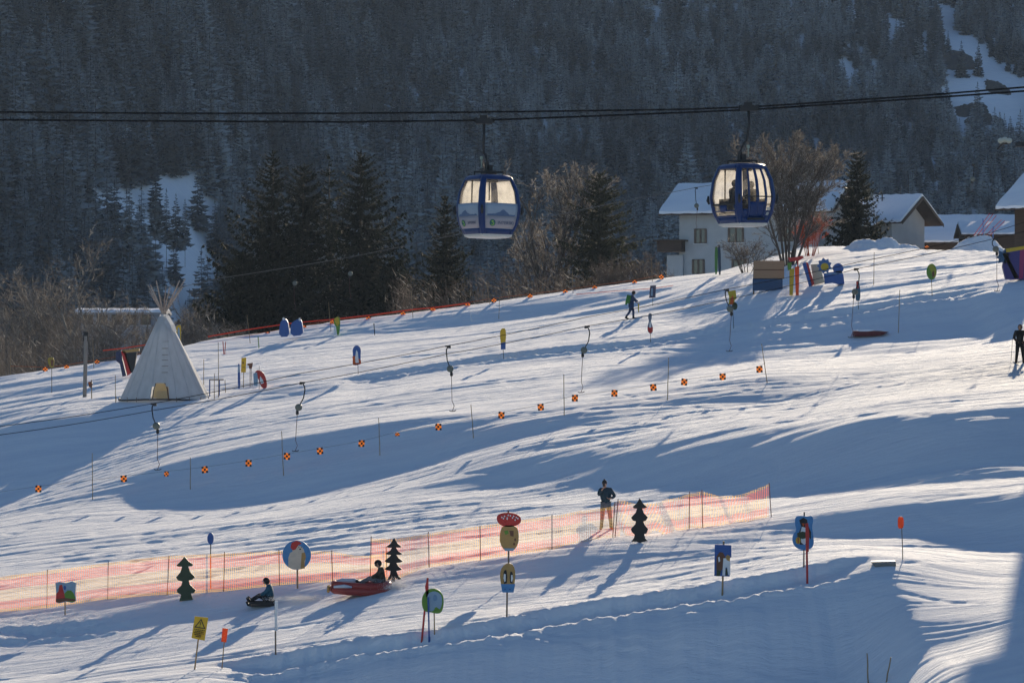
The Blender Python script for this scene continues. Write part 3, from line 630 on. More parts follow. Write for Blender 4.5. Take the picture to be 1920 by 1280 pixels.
sign('marker_pole', 'bright blue pole in front of the round green-edged board', 'pole', (805,1204), [], [('pole', [(803,1122),(804,1165),(805,1204)], .024, BLU), ('foot', [(804.8,1196),(805,1204)], .032, BLU)])
# yellow warning sign with triangle, exclamation mark and lines of lettering
W0 = [(365.5,1155),(391,1157.5),(384,1200.5),(359.5,1195.5)]
def wq(a, b):   # unit square on the leaning plate
    x = W0[0][0]*(1-a)*(1-b)+W0[1][0]*a*(1-b)+W0[2][0]*a*b+W0[3][0]*(1-a)*b; y_ = W0[0][1]*(1-a)*(1-b)+W0[1][1]*a*(1-b)+W0[2][1]*a*b+W0[3][1]*(1-a)*b
    return (x, y_)
def wr(a, b, c, d): return [wq(a, b), wq(c, b), wq(c, d), wq(a, d)]
wp = [([wq(.5,.07),wq(.92,.50),wq(.08,.50)], BLACK), ([wq(.5,.15),wq(.80,.46),wq(.20,.46)], YEL), (wr(.475,.22,.525,.37), BLACK), (wr(.475,.40,.525,.44), BLACK)]
for i, (a, b) in enumerate([(.10,.90),(.18,.82),(.12,.86),(.2,.7),(.3,.7)]):
    x = a
    while x < b-.03: wp.append((wr(x, .56+.075*i, min(x+.05+.03*((i*7+int(x*40)) % 3), b), .585+.075*i), BLACK)); x += .09+.03*((i*7+int(x*40)) % 3)
sign('warning_sign', 'leaning yellow plate with a black warning triangle and small lettering', 'sign', (363,1255), [('plate', W0, YEL, wp)], [('post', [(374,1180),(363,1255)], .022, WOOD)])
sign('marker_plate', 'leaning orange plate beside the yellow warning sign', 'sign', (415,1253), [('plate', [(417.5,1176.5),(428,1178),(424.5,1203.5),(415,1202)], ORG, [])], [('post', [(420.5,1200),(415,1253)], .015, WOOD)])
sign('pole_flag', 'thin dark pole with a narrow white strip of cloth, in front of the black sledge', 'flag', (517,1228), [('strip', [(515.5,1127),(521.5,1128),(520,1160),(521,1183),(516,1184),(515,1160)], WHITEP, [])], [('pole', [(515,1125),(515.5,1160),(516.5,1183)], .012, BLACK), ('lower_pole', [(516.5,1183),(517,1228)], .024, TIMBER)])
dogs = [([(1343,1044),(1349,1035),(1355,1036),(1359,1043),(1361,1052),(1358,1062),(1352,1070),(1349,1080),(1343,1080)], BRN), ([(1356,1047),(1363,1046),(1368,1050),(1369,1058),(1369,1078),(1365,1078),(1363,1064),(1360,1064),(1359,1079),(1354,1079),(1355,1062)], WHITEP), ([(1360,1044),(1364,1040),(1369,1043),(1368,1053),(1362,1050)], TAN), ([(1344,1068),(1352,1070),(1349,1080),(1343,1080)], DGREEN), ([(1360,1066),(1363,1066),(1364,1079),(1360,1079)], DGREEN), ([(1346,1045),(1349,1044),(1350,1052),(1347,1054)], WHITEP)]
sign('picture_board', 'dark blue rectangular board painted with a brown and a white dog', 'sign', (1354,1116), [('board', [(1340,1021),(1371,1022),(1371,1045),(1368,1046),(1368,1081),(1339,1080)], BLU, dogs)], [('post', [(1357,1015),(1354,1116)], .028, WOOD)])
pg = [([(1498,978),(1506,973),(1513,977),(1514,986),(1520,1000),(1520,1014),(1514,1006),(1515,1022),(1500,1024),(1496,1014),(1498,1000),(1502,990)], BLACK), ([(1503,990),(1510,992),(1514,1000),(1514,1018),(1508,1024),(1502,1020),(1500,1002)], WHITEP), ([(1494,1002),(1504,999),(1514,1001),(1513,1011),(1504,1013),(1495,1010)], DGREEN), (ell(1496,1016,4.5,6.5), YEL), ([(1495,1010),(1497,1010),(1497,1022),(1495,1022)], REDP), ([(1503,984),(1508,984),(1506,990)], ORG)]
sign('picture_board', 'wavy blue board painted with a penguin holding a ball', 'sign', (1507,1064), [('board', smooth_poly([(1491,971),(1500,969),(1512,971),(1522,969),(1525,977),(1522,990),(1524,1003),(1526,1020),(1522,1031),(1508,1034),(1493,1031),(1485,1019),(1486,1005),(1493,998),(1490,985)], 1), LBLU, pg)], [('post', [(1508,963),(1507,1064)], .022, TIMBER)])
sign('rolled_flag', 'upright pole wrapped in dark red netting, standing before the wavy penguin board', 'flag', (1514,1093), [('rolled_cloth', [(1510,981),(1515,980),(1517,1000),(1516,1034),(1511,1034),(1512,1005)], REDP, [])], [('pole', [(1512,981),(1514,1093)], .032, REDP)])
sign('marker_plate', 'orange cylinder marker on a thin pole beside the half-buried crate', 'sign', (1693,1049), [('sleeve', smooth_poly([(1683,970),(1688,968),(1694,970),(1694,989),(1688,991),(1683,990)], 1), ORG, [])], [('post', [(1690,975),(1692,1020),(1693,1049)], .014, TIMBER)])
# boards along the upper piste
sign('picture_board', 'tall oval board painted blue above and red below, on a thin post', 'sign', (672,701), [('board', smooth_poly([(665,648),(672,647),(677,654),(676,668),(677,682),(668,685),(661,684),(662,668),(661,655)], 1), BLU, [([(661,668),(668,667),(677,676),(677,682),(668,684),(662,684)], ORG), ([(668,656),(671,660),(673,680),(667,680),(666,670)], WHITEP)])], [('post', [(671,680),(672,701)], .014, BLACK)])
sign('picture_board', 'bottle-shaped yellow board with a blue foot', 'sign', (945,672), [('board', smooth_poly([(939,616),(948,615),(949,630),(948,640),(948,655),(939,655),(939,643),(937,628)], 1), YEL, [([(939,643),(948,641),(948,655),(939,655)], BLU)])], [('post', [(943,650),(945,672)], .016, BLACK)])
sign('picture_board', 'bowling-pin-shaped board, blue-grey with a dark red foot', 'sign', (1220,642), [('board', smooth_poly([(1216,588),(1222,588),(1222,597),(1220,603),(1224,614),(1224,624),(1219,627),(1214,622),(1214,612),(1217,603),(1215,596)], 1), C_('slate_paint', (.13, .16, .22)), [([(1214,614),(1224,614),(1224,622),(1219,626),(1215,622)], REDP), ([(1218,604),(1220,604),(1221,615),(1217,615)], WHITEP)])], [('post', [(1219.5,624),(1220,642)], .014, BLACK)])
sign('picture_board', 'small dark square board with a pale animal, uphill of the walking skier', 'sign', (1224,573), [('board', [(1219,536),(1230,535),(1229,558),(1217,559)], C_('dark_purple_paint', (.07, .06, .10)), [([(1221,541),(1224,540),(1224,555),(1220,555)], SKYB)])], [('post', [(1224,556),(1224,573)], .014, BLACK)])
sign('picture_board', 'yellow giraffe-like board above a red patch and a round green disc', 'sign', (1376,617), [('board', [(1364,549),(1379,547),(1381,562),(1377,566),(1378,574),(1366,574),(1367,560)], YEL, [([(1370,562),(1374,556),(1376,566),(1374,574),(1368,574)], ORG)]), ('disc', ell(1377.5,577,5.2,7.2), DGREEN, []), ('lower_disc', ell(1367,580,5.5,7), SKYB, [])], [('post', [(1374,580),(1376,617)], .016, BLACK)])
sign('picture_board', 'narrow feather-shaped board, blue above and grey below, near the T-bar in the shade', 'sign', (1610,582), [('board', smooth_poly([(1606,528),(1610,529),(1613,545),(1613,563),(1610,567),(1604,566),(1604,550)], 1), C_('teal_paint', (.05, .13, .18)), [([(1605,530),(1609,530),(1610,543),(1606,543)], REDP)])], [('post', [(1609,564),(1610,582)], .014, BLACK)])
sign('picture_board', 'egg-shaped yellow-green board on a thin post high on the piste', 'sign', (1748,554), [('board', ell(1746.5,510.5,9.5,15), GRN, [([(1740,500),(1748,497),(1755,506),(1755,516),(1750,523),(1746,512)], C_('olive_paint', (.30, .30, .03))), ([(1747,512),(1751,508),(1752,518),(1748,522)], BRN)])], [('post', [(1746.5,525),(1748,554)], .018, WOOD)])
sign('marker_plate', 'narrow yellow plate on a bamboo post beside the tepee', 'sign', (456,727), [('plate', [(453,671),(462,670),(461,698),(452,698)], YEL, [(rect(455,678,457,682), BLACK), (rect(455,688,459,689), BLACK)])], [('post', [(457,696),(456,727)], .022, WOOD)])
sign('ski_post', 'blue and white ski stuck upright in the snow beside the tepee', 'post', (449,732), [('ski', smooth_poly([(446,684),(448,681),(450,685),(451,729),(446,729)], 1), BLU, [([(446.5,686),(449.5,685),(449.8,698),(446.2,698)], SKYB)])], [])
sign('nesting_box', 'dark brown box on two thin legs beside the red oval board', 'box', (470,725), [('box', [(464,682),(474,680),(474,684),(472,692),(467,691),(467,686),(464,685)], BRN, [])], [('leg', [(469,690),(469,725)], .02, BRN), ('leg', [(471,690),(473,725)], .015, TIMBER)])
sign('picture_board', 'red oval board with a white patch leaning in the snow beside the tepee', 'sign', (492,728), [('board', smooth_poly([(480,694),(489,694),(497,703),(501,718),(500,728),(494,729),(488,722),(484,708),(477,704)], 1), REDP, [([(488,705),(493,712),(495,718),(490,720),(487,714)], WHITEP), ([(475,700),(482,698),(484,712),(483,724),(476,722)], SKYB)])], [('post', [(486,686),(486,725)], .012, BLACK)])
sign('picture_board', 'yellow and green figure board at the brow, below the red rope', 'sign', (631,630), [('board', smooth_poly([(628,596),(634,593),(638,597),(638,610),(636,628),(632,628),(630,612),(625,606)], 1), GRN, [([(627,597),(634,594),(637,606),(633,612),(628,603)], YEL), ([(626,612),(630,612),(631,628),(626,629)], WHITEP)])], [('post', [(633,620),(631,631)], .015, BLACK)])
sign('picture_board', 'round yellow and brown board on a post at the dark edge of the birches', 'sign', (97,736), [('board', smooth_poly([(89,672),(95,669),(102,671),(102,686),(98,690),(92,686)], 1), C_('mustard_paint', (.30, .22, .03)), [([(95,674),(101,675),(100,686),(96,686)], BRN)])], [('post', [(97,686),(97,736)], .022, TIMBER)])
sign('ski_board', 'upright yellow-rimmed board rounded at both ends, behind the tepee canvas', 'sign', (336,652), [('board', smooth_poly([(332,611),(337,609),(340,613),(339,645),(335,649),(331,645),(330,614)], 1), YEL, [(smooth_poly([(333,615),(337,614),(338,640),(333,642)], 1), SKYB)])], [('post', [(335,644),(336,652)], .015, BLACK)])
sign('trail_post', 'thin orange-brown post with a small box beside the grey timber post', 'post', (172,747), [('box', [(165,716),(171,715),(174,719),(172,728),(167,725)], BRN, [(rect(167,717,169,720), ORG)])], [('post', [(171.5,712),(172,747)], .03, WOOD)])
sign('timber_post', 'thick grey timber post with a dark box on top, uphill of the photo edge', 'post', (159,744), [('box', [(157,622),(166,622),(165,640),(156,639)], BLACK, [])], [('post', [(161,630),(160,690),(158.5,744)], .12, C_('grey_timber', (.22, .20, .18), nscale=3))])
sign('half_buried_crate', 'grey crate half buried in the snow bank beside the orange cylinder marker', 'crate', (1655,1056), [('side', [(1632,1044),(1676,1043),(1677,1052),(1640,1058)], C_('grey_concrete', (.20, .19, .17)), [(rect(1634,1044.5,1675,1046.5), GREY)])], [], thick=.35).location.z -= .13
# playground pieces on the brow
sign('timber_fence_panel', 'plywood box front, bare wood above, deep blue below, under the bare tree', 'panel', (1441,546), [('wood_panel', rect(1413,489,1470,523), C_('plywood', (.38, .22, .12), mapping=(.4, 1, 6)), [(rect(1414,505,1470,507), BRN)]), ('blue_panel', rect(1411,522,1467,545), C_('deep_blue_paint', (.015, .07, .16)), [])], [('post', [(1414,490),(1413,546)], .05, TIMBER), ('post', [(1466,490),(1466,546)], .05, TIMBER)], thick=.10)
sign('start_gate', 'little gate of a yellow and an orange pole under a red crossbar', 'gate', (1490,554), [('crossbar', [(1477,483),(1484,484),(1504,480),(1507,484),(1498,489),(1480,491)], REDP, []), ('yellow_pole', [(1480,505),(1489,504),(1486,554),(1480,554)], YEL, []), ('orange_pole', [(1490,501),(1498,500),(1497,554),(1492,554)], ORG, []), ('green_panel', [(1476,494),(1484,493),(1483,505),(1477,508)], GRN, [])], [('post', [(1496,487),(1495,554)], .04, REDP)], thick=.16)
sign('play_slide', 'leaning dark blue and red slide board beside the start gate', 'slide', (1514,537), [('blue_rail', [(1504,494),(1510,492),(1522,535),(1517,538)], BLU, []), ('red_rail', [(1510,492),(1514,493),(1526,533),(1521,537)], REDP, [])], [], thick=.3)
sign('play_board', 'cream-coloured leaning panel next to the blue flower structure', 'panel', (1532,534), [('panel', [(1520,496),(1536,495),(1546,530),(1526,535)], C_('cream_panel', (.45, .40, .28)), [])], [], thick=.08)
fl = [(1545+14*(1 if k % 2 else .74)*math.cos(2*math.pi*k/18), 499+15*(1 if k % 2 else .74)*math.sin(2*math.pi*k/18)) for k in range(18)]
sign('play_structure', 'blue play structure with a cog-shaped flower and a yellow heart', 'play structure', (1562,535), [('tub', [(1544,513),(1576,508),(1580,516),(1582,533),(1571,534),(1560,531),(1546,533)], BLU, [(rect(1546,513,1578,514.5), SKYB)]), ('flower', fl, C_('cornflower_paint', (.05, .14, .32)), [(ell(1545,501,7.5,7), YEL)]), ('bush_shape', smooth_poly([(1560,502),(1566,495),(1573,494),(1579,499),(1581,506),(1577,512),(1564,512)], 1), BLU, [])], [], thick=.35)
sign('ski_post', 'pair of tall skis, one green and one dark blue, standing before the white house', 'skis', (1346,517), [('green_ski', smooth_poly([(1340,465),(1343,462),(1346,466),(1345,515),(1340,515)], 1), C_('leaf_green_paint', (.06, .19, .04)), []), ('blue_ski', smooth_poly([(1345,461),(1348,459),(1351,463),(1352,516),(1347,516)], 1), C_('navy_paint', (.025, .05, .09)), [])], [], thick=.06)
sign('play_arch', 'colourful play arch of blue, yellow and red beams at the photo edge', 'play structure', (1895,526), [('top_beam', [(1883,467),(1930,460),(1930,466),(1884,474)], YEL, []), ('yellow_beam', [(1877,476),(1884,474),(1908,521),(1900,523)], YEL, []), ('blue_wall', [(1884,474),(1930,466),(1930,524),(1884,524),(1878,500)], C_('violet_blue_paint', (.04, .03, .16)), [([(1910,470),(1918,468),(1916,523),(1908,523)], C_('magenta_paint', (.28, .02, .10)))]), ('flower', [(1880+14*(1 if k % 2 else .6)*math.cos(2*math.pi*k/14), 482+15*(1 if k % 2 else .6)*math.sin(2*math.pi*k/14)) for k in range(14)], C_('petrol_paint', (.02, .08, .16)), [])], [], thick=.4)
sign('play_arch', 'blue and red play arch with a yellow crossbar, half hidden by the tepee', 'play structure', (245,706), [('blue_leg', [(218,660),(228,657),(230,672),(238,704),(231,706),(226,682),(219,676)], C_('ink_blue_paint', (.02, .03, .09)), []), ('red_leg', [(228,658),(236,658),(248,698),(240,704)], REDP, []), ('crossbar', [(230,657),(262,653),(262,658),(232,662)], TAN, []), ('back_panel', [(234,662),(258,660),(252,700),(246,698)], BLACK, [])], [], thick=.3)
sign('play_structure', 'pair of dark blue padded towers with white tips, behind the red rope', 'play structure', (545,634), [('tower', smooth_poly([(526,606),(532,598),(538,598),(542,607),(544,631),(524,632)], 1), BLU, [(ell(533,598,2.2,2.8), WHITEP)]), ('tower', smooth_poly([(546,607),(556,600),(564,597),(568,606),(570,628),(546,631)], 1), BLU, [(ell(563,599,2,3), WHITEP)])], [], thick=.6)
for (u, v0, v1, c, lb) in [(420,640,664,REDP,'pair of short red-pink poles at the brow'),(486,631,652,GRN,'short bright green pole leaning at the brow'),(885,589,603,WHITEP,'short pale pole stuck in the snow near the red rope end'),(703,606,628,BLACK,'short black pole stuck low in the snow at the brow')]:
    sign('marker_pole', lb, 'pole', (u, v1), [], [('pole', [(u-2, v0), (u, v1)], .03, c)]+([('pole', [(u+3, v0+1), (u+1, v1)], .03, c)] if 'pair' in lb else []))
# bench-like rail beside the tepee
g = at(407,742); k = g.y/F
t0 = thing('ski_rail', g, 'small wooden ski rail on blue legs beside the tepee', 'rail'); m = MB()
m.box((-.03, 0, 30*k), (27*k, .06, .07)); m.build('rail', TIMBER, t0)
for du in (-23, 7):
    m = MB(); m.tube([(du*k*.6, 0, 30*k), (du*k*.6, 0, -.2)], .035, 6); m.build('leg', BLU, t0)

# ------------------------------------------------------------------ bamboo poles
def pole(u0, v0, u1, v1, label, group, r=.020, m=WOOD, y=None):
    g = at(u1, v1) if y is None else pz(u1, v1, y); k = g.y/F
    mb = MB(); a = Vector((0, 0, -.3)); b = Vector(((u0-u1)*k, .0, (v1-v0)*k)); n = 7
    pts_ = [a.lerp(b, i/n)+Vector((random.uniform(-.008, .008), 0, 0)) for i in range(n+1)]
    mb.tube(pts_, [r*(1.05-.3*i/n) for i in range(n+1)], 6)
    o = mb.build('bamboo_pole', m); o.location = g; tag(o, label, 'pole', group); return g
GP = 'bamboo poles carrying the checkered flags'
low = [(173,850,174,937,'nearest the photo edge, first of the row'),(357,857,357,917,'between the second and third T-bars, in the shaded hollow'),(528,810,532,893,'just beside the second hanging T-bar'),(710,785,713,855,'in the smooth shade between two checkered flags'),(883,760,889,822,'with a small tie at half height'),(1057,703,1058,780,'standing before a flag below the fourth T-bar'),(1254,670,1251,750,'tall one between the fifth T-bar and the penguin boards'),(1428,645,1440,718,'leaning one at the uphill end of the row')]
LOWP = []
for a, b, c, d, e in low: LOWP.append((a, b, c, d, pole(a, b, c, d, 'bamboo pole, '+e, GP)))
GC = 'bamboo poles along the brow'
cre = [(19,655,20,701,'before the brown brushwood at the photo edge'),(174,634,176,690,'behind the thick grey timber post'),(234,634,235,672,'short tip showing above the red rope end by the tepee'),(463,590,470,643,'leaning below the red rope, before the dark spruces'),(616,567,621,621,'rising above the red rope beside the yellow figure board'),(771,545,775,596,'crossing the red rope before the lone spruce'),(911,525,920,571,'leaning one near the end of the red rope'),(937,555,935,598,'short one a few steps below the brow'),(1073,507,1075,549,'before the dark two-topped pine'),(1220,484,1224,528,'beside the white house porch, with a knot'),(1532,449,1536,476,'before the orange-red bush')]
for a, b, c, d, e in cre: pole(a, b, c, d, 'bamboo pole at the brow, '+e, GC)
for a, b, c, d, e in [(216,703,217,754,'thin pole at the edge of the tepee canvas'),(382,673,382,728,'thin pole just past the tepee'),(409,642,410,745,'tall thin pole between tepee and ski rail'),(402,700,402,748,'short blue-grey stake by the ski rail'),(422,712,423,736,'shortest stake beside the ski rail'),(1639,473,1638,534,'thin dark pole in the upper lift track'),(1687,543,1684,624,'yellow-green bamboo pole on the shaded bank'),(1626,1227,1628,1284,'bamboo pole tip at the bottom edge, upright one'),(1670,1233,1657,1284,'bamboo pole tip at the bottom edge, leaning one')]:
    pole(a, b, c, d, e, 'loose marker poles', r=.022)
# orange and black checkered flags on a thin cord
def cloth_patch(name, label, u, v, w, h, y, group, sw):
    k = y/F; m = MB(); n = 3; W = w*k; H = h*k
    for i in range(n):
        for j in range(n):
            def p(a, b): return (W*(a/n-.5), .02*math.sin(a*1.7+sw)+.015*math.sin(b*2+sw), H*(.5-b/n)+.01*math.sin(a*2.1+sw))
            m.add([p(i, j), p(i+1, j), p(i+1, j+1), p(i, j+1)], [(0, 3, 2, 1)], (i+j+1) % 2)
    o = m.build(name, [ORG2, BLACK]); o.location = pz(u, v, y); o.rotation_euler = (0, R(7*math.sin(sw*3)), R(12*math.sin(sw*5)))
    tag(o, label, 'flag', group); return o
ORG2 = C_('orange_flag_cloth', (.80, .21, .025), trans=.32)
lowf = [(72,916),(232,897),(312,888),(384,880),(466,868),(538,855),(600,845),(678,831),(745,814),(822,800),(940,778),(1014,763),(1078,746),(1152,737),(1225,726),(1283,716),(1355,706),(1424,692)]
pu = [p[2] for p in LOWP]; py_ = [p[4].y for p in LOWP]
nth = ['first','second','third','fourth','fifth','sixth','seventh','eighth','ninth','tenth','eleventh','twelfth','thirteenth','fourteenth','fifteenth','sixteenth','seventeenth','last']
for i, (u, v) in enumerate(lowf):
    y = float(np.interp(u, pu, py_))-.05; s = 8.5 if u in (745, 312) else 11.5
    cloth_patch('checkered_flag', f'orange and black checkered flag on the lower cord, {nth[i]} from the photo\'s left edge', u, v, s, s*(.75 if u == 745 else 1.08), y, 'checkered flags on the cord across the piste', i*1.3)
def cord(name, label, pts_, r, m, cat='cord', sag=0.0, group=None, n=10):
    mb = MB(); P_ = []
    for i in range(len(pts_)-1):
        a, b = Vector(pts_[i]), Vector(pts_[i+1])
        for j in range(n): t = j/n; P_.append(a.lerp(b, t)-Vector((0, 0, sag*4*t*(1-t)*(b-a).length)))
    P_.append(Vector(pts_[-1])); c = P_[0].copy(); mb.tube([p-c for p in P_], r, 5)
    o = mb.build(name, m); o.location = c; return tag(o, label, cat, group)
cl = [(-40,932)]+lowf[:]+[(1436,684)]
cord('flag_cord', 'thin cord strung along the bamboo poles, carrying the checkered flags', [pz(u, v-5, float(np.interp(u, pu, py_))) for u, v in cl], .006, CORD, sag=.004, n=4)
cf = [(85,692),(125,688),(182,678),(378,650),(447,636),(502,626),(570,614),(623,604),(691,597),(756,588),(812,580),(877,571),(926,563),(994,555),(1060,547),(1115,539),(1190,529),(1240,519)]
yb = lambda u: float(F/P(crest_v(u)+.14*u))-1.0
for i, (u, v) in enumerate(cf):
    cloth_patch('checkered_flag', f'small orange checkered flag along the brow, {nth[i]} from the photo\'s left edge', u, v, 9, 8.5, yb(u), 'small orange flags along the brow', i*1.9)
cloth_patch('checkered_flag', 'lone orange checkered flag between the two snow heaps', 1738, 463, 8, 5, yb(1738), 'small orange flags along the brow', 3)
cord('brow_cord', 'thin cord along the brow carrying small orange flags', [pz(u, v-4, yb(u)) for u, v in [(20,690)]+cf], .022, mat('orange_cord', (.40, .10, .03), .6), n=3)
cord('red_rope', 'thick bright red rope strung along the brow before the dark spruces', [pz(u, v, yb(u)-.6) for u, v in [(390,631),(470,617),(545,606),(620,599),(700,590),(775,580),(830,575),(880,568)]], .045, ORED, 'rope', n=2)
cord('red_rope', 'short bright red rope end running into the tepee', [pz(u, v, yb(u)-.6) for u, v in [(193,657),(230,653),(275,646)]], .04, ORED, 'rope', n=2)
cord('red_rope', 'faint red line lying on the snow above the walking skier', [at(u, v)+Vector((0, 0, .05)) for u, v in [(1080,553),(1130,549),(1180,545),(1225,542),(1262,537)]], .02, ORED, 'rope', n=3)
# ------------------------------------------------------------------ safety nets
def net_material(name, col, tr=.6):
    m = bpy.data.materials.new(name); m.use_nodes = True; nt = m.node_tree; b = nt.nodes['Principled BSDF']; b.inputs['Base Color'].default_value = (*col, 1); b.inputs['Roughness'].default_value = .4
    uv = nt.nodes.new('ShaderNodeUVMap'); sx = nt.nodes.new('ShaderNodeSeparateXYZ'); nt.links.new(uv.outputs[0], sx.inputs[0])
    def strand(sock, per, duty):
        a = nt.nodes.new('ShaderNodeMath'); a.operation = 'DIVIDE'; a.inputs[1].default_value = per; nt.links.new(sock, a.inputs[0])
        f = nt.nodes.new('ShaderNodeMath'); f.operation = 'FRACT'; nt.links.new(a.outputs[0], f.inputs[0])
        l = nt.nodes.new('ShaderNodeMath'); l.operation = 'LESS_THAN'; l.inputs[1].default_value = duty; nt.links.new(f.outputs[0], l.inputs[0]); return l.outputs[0]
    a = strand(sx.outputs['X'], .075, .14); c = strand(sx.outputs['Y'], .05, .145)
    mx = nt.nodes.new('ShaderNodeMath'); mx.operation = 'MAXIMUM'; nt.links.new(a, mx.inputs[0]); nt.links.new(c, mx.inputs[1])
    t = nt.nodes.new('ShaderNodeBsdfTranslucent'); t.inputs['Color'].default_value = (*col, 1); s = nt.nodes.new('ShaderNodeMixShader'); s.inputs[0].default_value = tr
    nt.links.new(b.outputs[0], s.inputs[1]); nt.links.new(t.outputs[0], s.inputs[2])
    tp = nt.nodes.new('ShaderNodeBsdfTransparent'); s2 = nt.nodes.new('ShaderNodeMixShader'); nt.links.new(mx.outputs[0], s2.inputs[0]); nt.links.new(tp.outputs[0], s2.inputs[1]); nt.links.new(s.outputs[0], s2.inputs[2])
    nt.links.new(s2.outputs[0], nt.nodes['Material Output'].inputs['Surface']); return m
NY = net_material('net_yellow', (.86, .50, .12)); NR = net_material('net_red', (.92, .24, .09)); NP = net_material('net_pale', (.86, .60, .28))
def net(label, top, bot, posts, crumple=0.0, seed=0, pm=None):
    u0, u1 = top[0][0], top[-1][0]; n = int((u1-u0)/3); rows = 22
    us_ = np.linspace(u0, u1, n+1)
    tv_ = np.interp(us_, [p[0] for p in top], [p[1] for p in top]); bv_ = np.interp(us_, [p[0] for p in bot], [p[1] for p in bot])
    step = max(1, n//60); gp = [at(float(us_[i]), float(bv_[i])) for i in range(0, n+1, step)]
    by = np.interp(us_, us_[::step], [p.y for p in gp]); by = np.convolve(np.pad(by, 6, 'edge'), np.ones(13)/13, 'valid')
    g0 = Vector(((us_[0]-CU)*by[0]/F, by[0], (CV-bv_[0])*by[0]/F)); t0 = thing('safety_net', g0, label, 'net', 'striped safety nets along the sledge run')
    V = []; UVs = []; run = 0; prev = None
    for i, u in enumerate(us_):
        y = by[i]; x = (u-CU)*y/F; zb = (CV-bv_[i])*y/F; zt = (CV-tv_[i])*y/F
        p = Vector((x, y, zb)); run += 0 if prev is None else (p-prev).length; prev = p
        cz = crumple(u) if crumple else 0
        for j in range(rows+1):
            f = j/rows; bul = .05*math.sin(f*3.14)*math.sin(u*.05)
            off = Vector((cz*.10*math.sin(u*.12+f*3+seed), cz*.16*math.sin(u*.16+f*4)+bul, cz*.10*math.sin(u*.2+f*3)*(1-f)))
            V.append(Vector((x, y, zb+(zt-zb)*f))+off-g0); UVs.append((run, f*(zt-zb)))
    F_ = []; M_ = []
    for i in range(n):
        for j in range(rows):
            a = i*(rows+1)+j; F_.append((a, a+rows+1, a+rows+2, a+1)); f = (j+.5)/rows
            M_.append(0 if f < .10 or f > .90 else 1 if f < .34 else 2 if f < .62 else 1)
    me = bpy.data.meshes.new('netting'); me.from_pydata(V, [], F_); me.update()
    for q in (NY, NR, NP): me.materials.append(q)
    me.polygons.foreach_set('material_index', M_); uvl = me.uv_layers.new(name='UVMap')
    ix = np.zeros(len(me.loops), np.int32); me.loops.foreach_get('vertex_index', ix); uvl.data.foreach_set('uv', np.array(UVs, np.float32)[ix].ravel())
    o = bpy.data.objects.new('netting', me); COL.objects.link(o); o.parent = t0; KIDS.setdefault(t0.name, []).append(o)
    for (ut, vt, ub, vb) in posts:
        y = float(np.interp(ub, us_, by))+.03; mb = MB(); a = pz(ut, vt, y)-g0; b = pz(ub, vb, y)-g0; b.z -= .2
        mb.tube([b, a], .014, 6); mb.build('post', pm or mat('net_post', (.16, .05, .035), .6), t0)
net('long low stretch of striped netting running from the photo edge to the red sledge', [(-60,1088),(0,1081),(90,1069),(204,1054),(315,1041),(422,1037),(524,1032),(623,1033),(665,1041),(700,1041),(724,1035)], [(-60,1155),(0,1148),(90,1140),(200,1124),(315,1115),(420,1110),(524,1098),(623,1090),(700,1087),(724,1084)],
    [(89,1067,88,1139),(203,1052,202,1124),(317,1041,313,1115),(421,1034,419,1109),(523,1030,524,1099),(622,1031,624,1091),(724,1025,726,1088)])
net('upper stretch of striped netting behind the toadstool board and the standing photographer', [(695,1009),(740,1010),(804,1000),(900,985),(1035,967),(1090,957),(1150,950)], [(695,1092),(740,1088),(804,1062),(900,1050),(1035,1030),(1100,1014),(1150,1006)],
    [(696,1005,694,1092),(803,996,805,1063),(900,985,901,1051),(1035,964,1035,1030),(1159,935,1152,1012)])
net('crumpled bright orange and yellow netting around the black fir cut-out, highest at its free end', [(1150,946),(1162,938),(1200,945),(1240,940),(1293,925),(1318,921),(1345,929),(1370,930),(1400,924),(1441,907)], [(1150,1008),(1170,1000),(1200,1006),(1240,1000),(1293,991),(1370,983),(1410,976),(1447,968)],
    [(1153,940,1148,1010),(1293,921,1292,992),(1316,918,1318,990),(1442,905,1447,970)], crumple=lambda u: 1.0*float(np.interp(u, [1150,1165,1250,1275,1330,1365,1400,1441], [.2,1.2,1.3,.4,.3,.7,.4,.1])), seed=2)
# ------------------------------------------------------------------ tepee
CANVAS = mat('tepee_canvas', (.62, .63, .64), .85, noise=((.48, .49, .50), .6), nscale=1.2, bump=.25, bscale=3, mapping=(3, 3, .5), trans=.30)
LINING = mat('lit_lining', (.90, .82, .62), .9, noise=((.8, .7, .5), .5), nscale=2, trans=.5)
ht = at(303, 751); k = ht.y/F; ty = ht.y+1.6
tp = thing('tepee', (ht.x, ty, ht.z+.05), 'white canvas tepee with crossed poles and a lit arched doorway on the snow', 'tepee')
Rb = 2.62; Hc = (751-594)*ty/F+.05; rt = .20; N = 72; m = MB(); rows = 26
cx_top = (300-303)*k
def cone_pt(a, f, off=0.0):
    r = (Rb+off)*(1-f)+(rt+off)*f; r *= 1+.012*math.sin(a*9+2*f)*(1-f)+.01*math.sin(a*17)*(1-f)
    return Vector((r*math.cos(a)+cx_top*f, r*math.sin(a)*.95, Hc*f-.02*math.sin(a*5)*(1-f)))
def in_door(a, f):
    x = cone_pt(a, f).x; z = cone_pt(a, f).z
    if math.sin(a) > 0: return False
    dx = (x+.02)/.55; return z < .98 and (abs(dx) < 1-.32*(z/.98)**2 if z < .8 else abs(dx) < .62*math.sqrt(max(0, 1-((z-.8)/.19)**2)))
vs = []; fs = []
NA = 180
for i in range(rows*2+1):
    for j in range(NA): vs.append(cone_pt(2*math.pi*j/NA, i/(rows*2)))
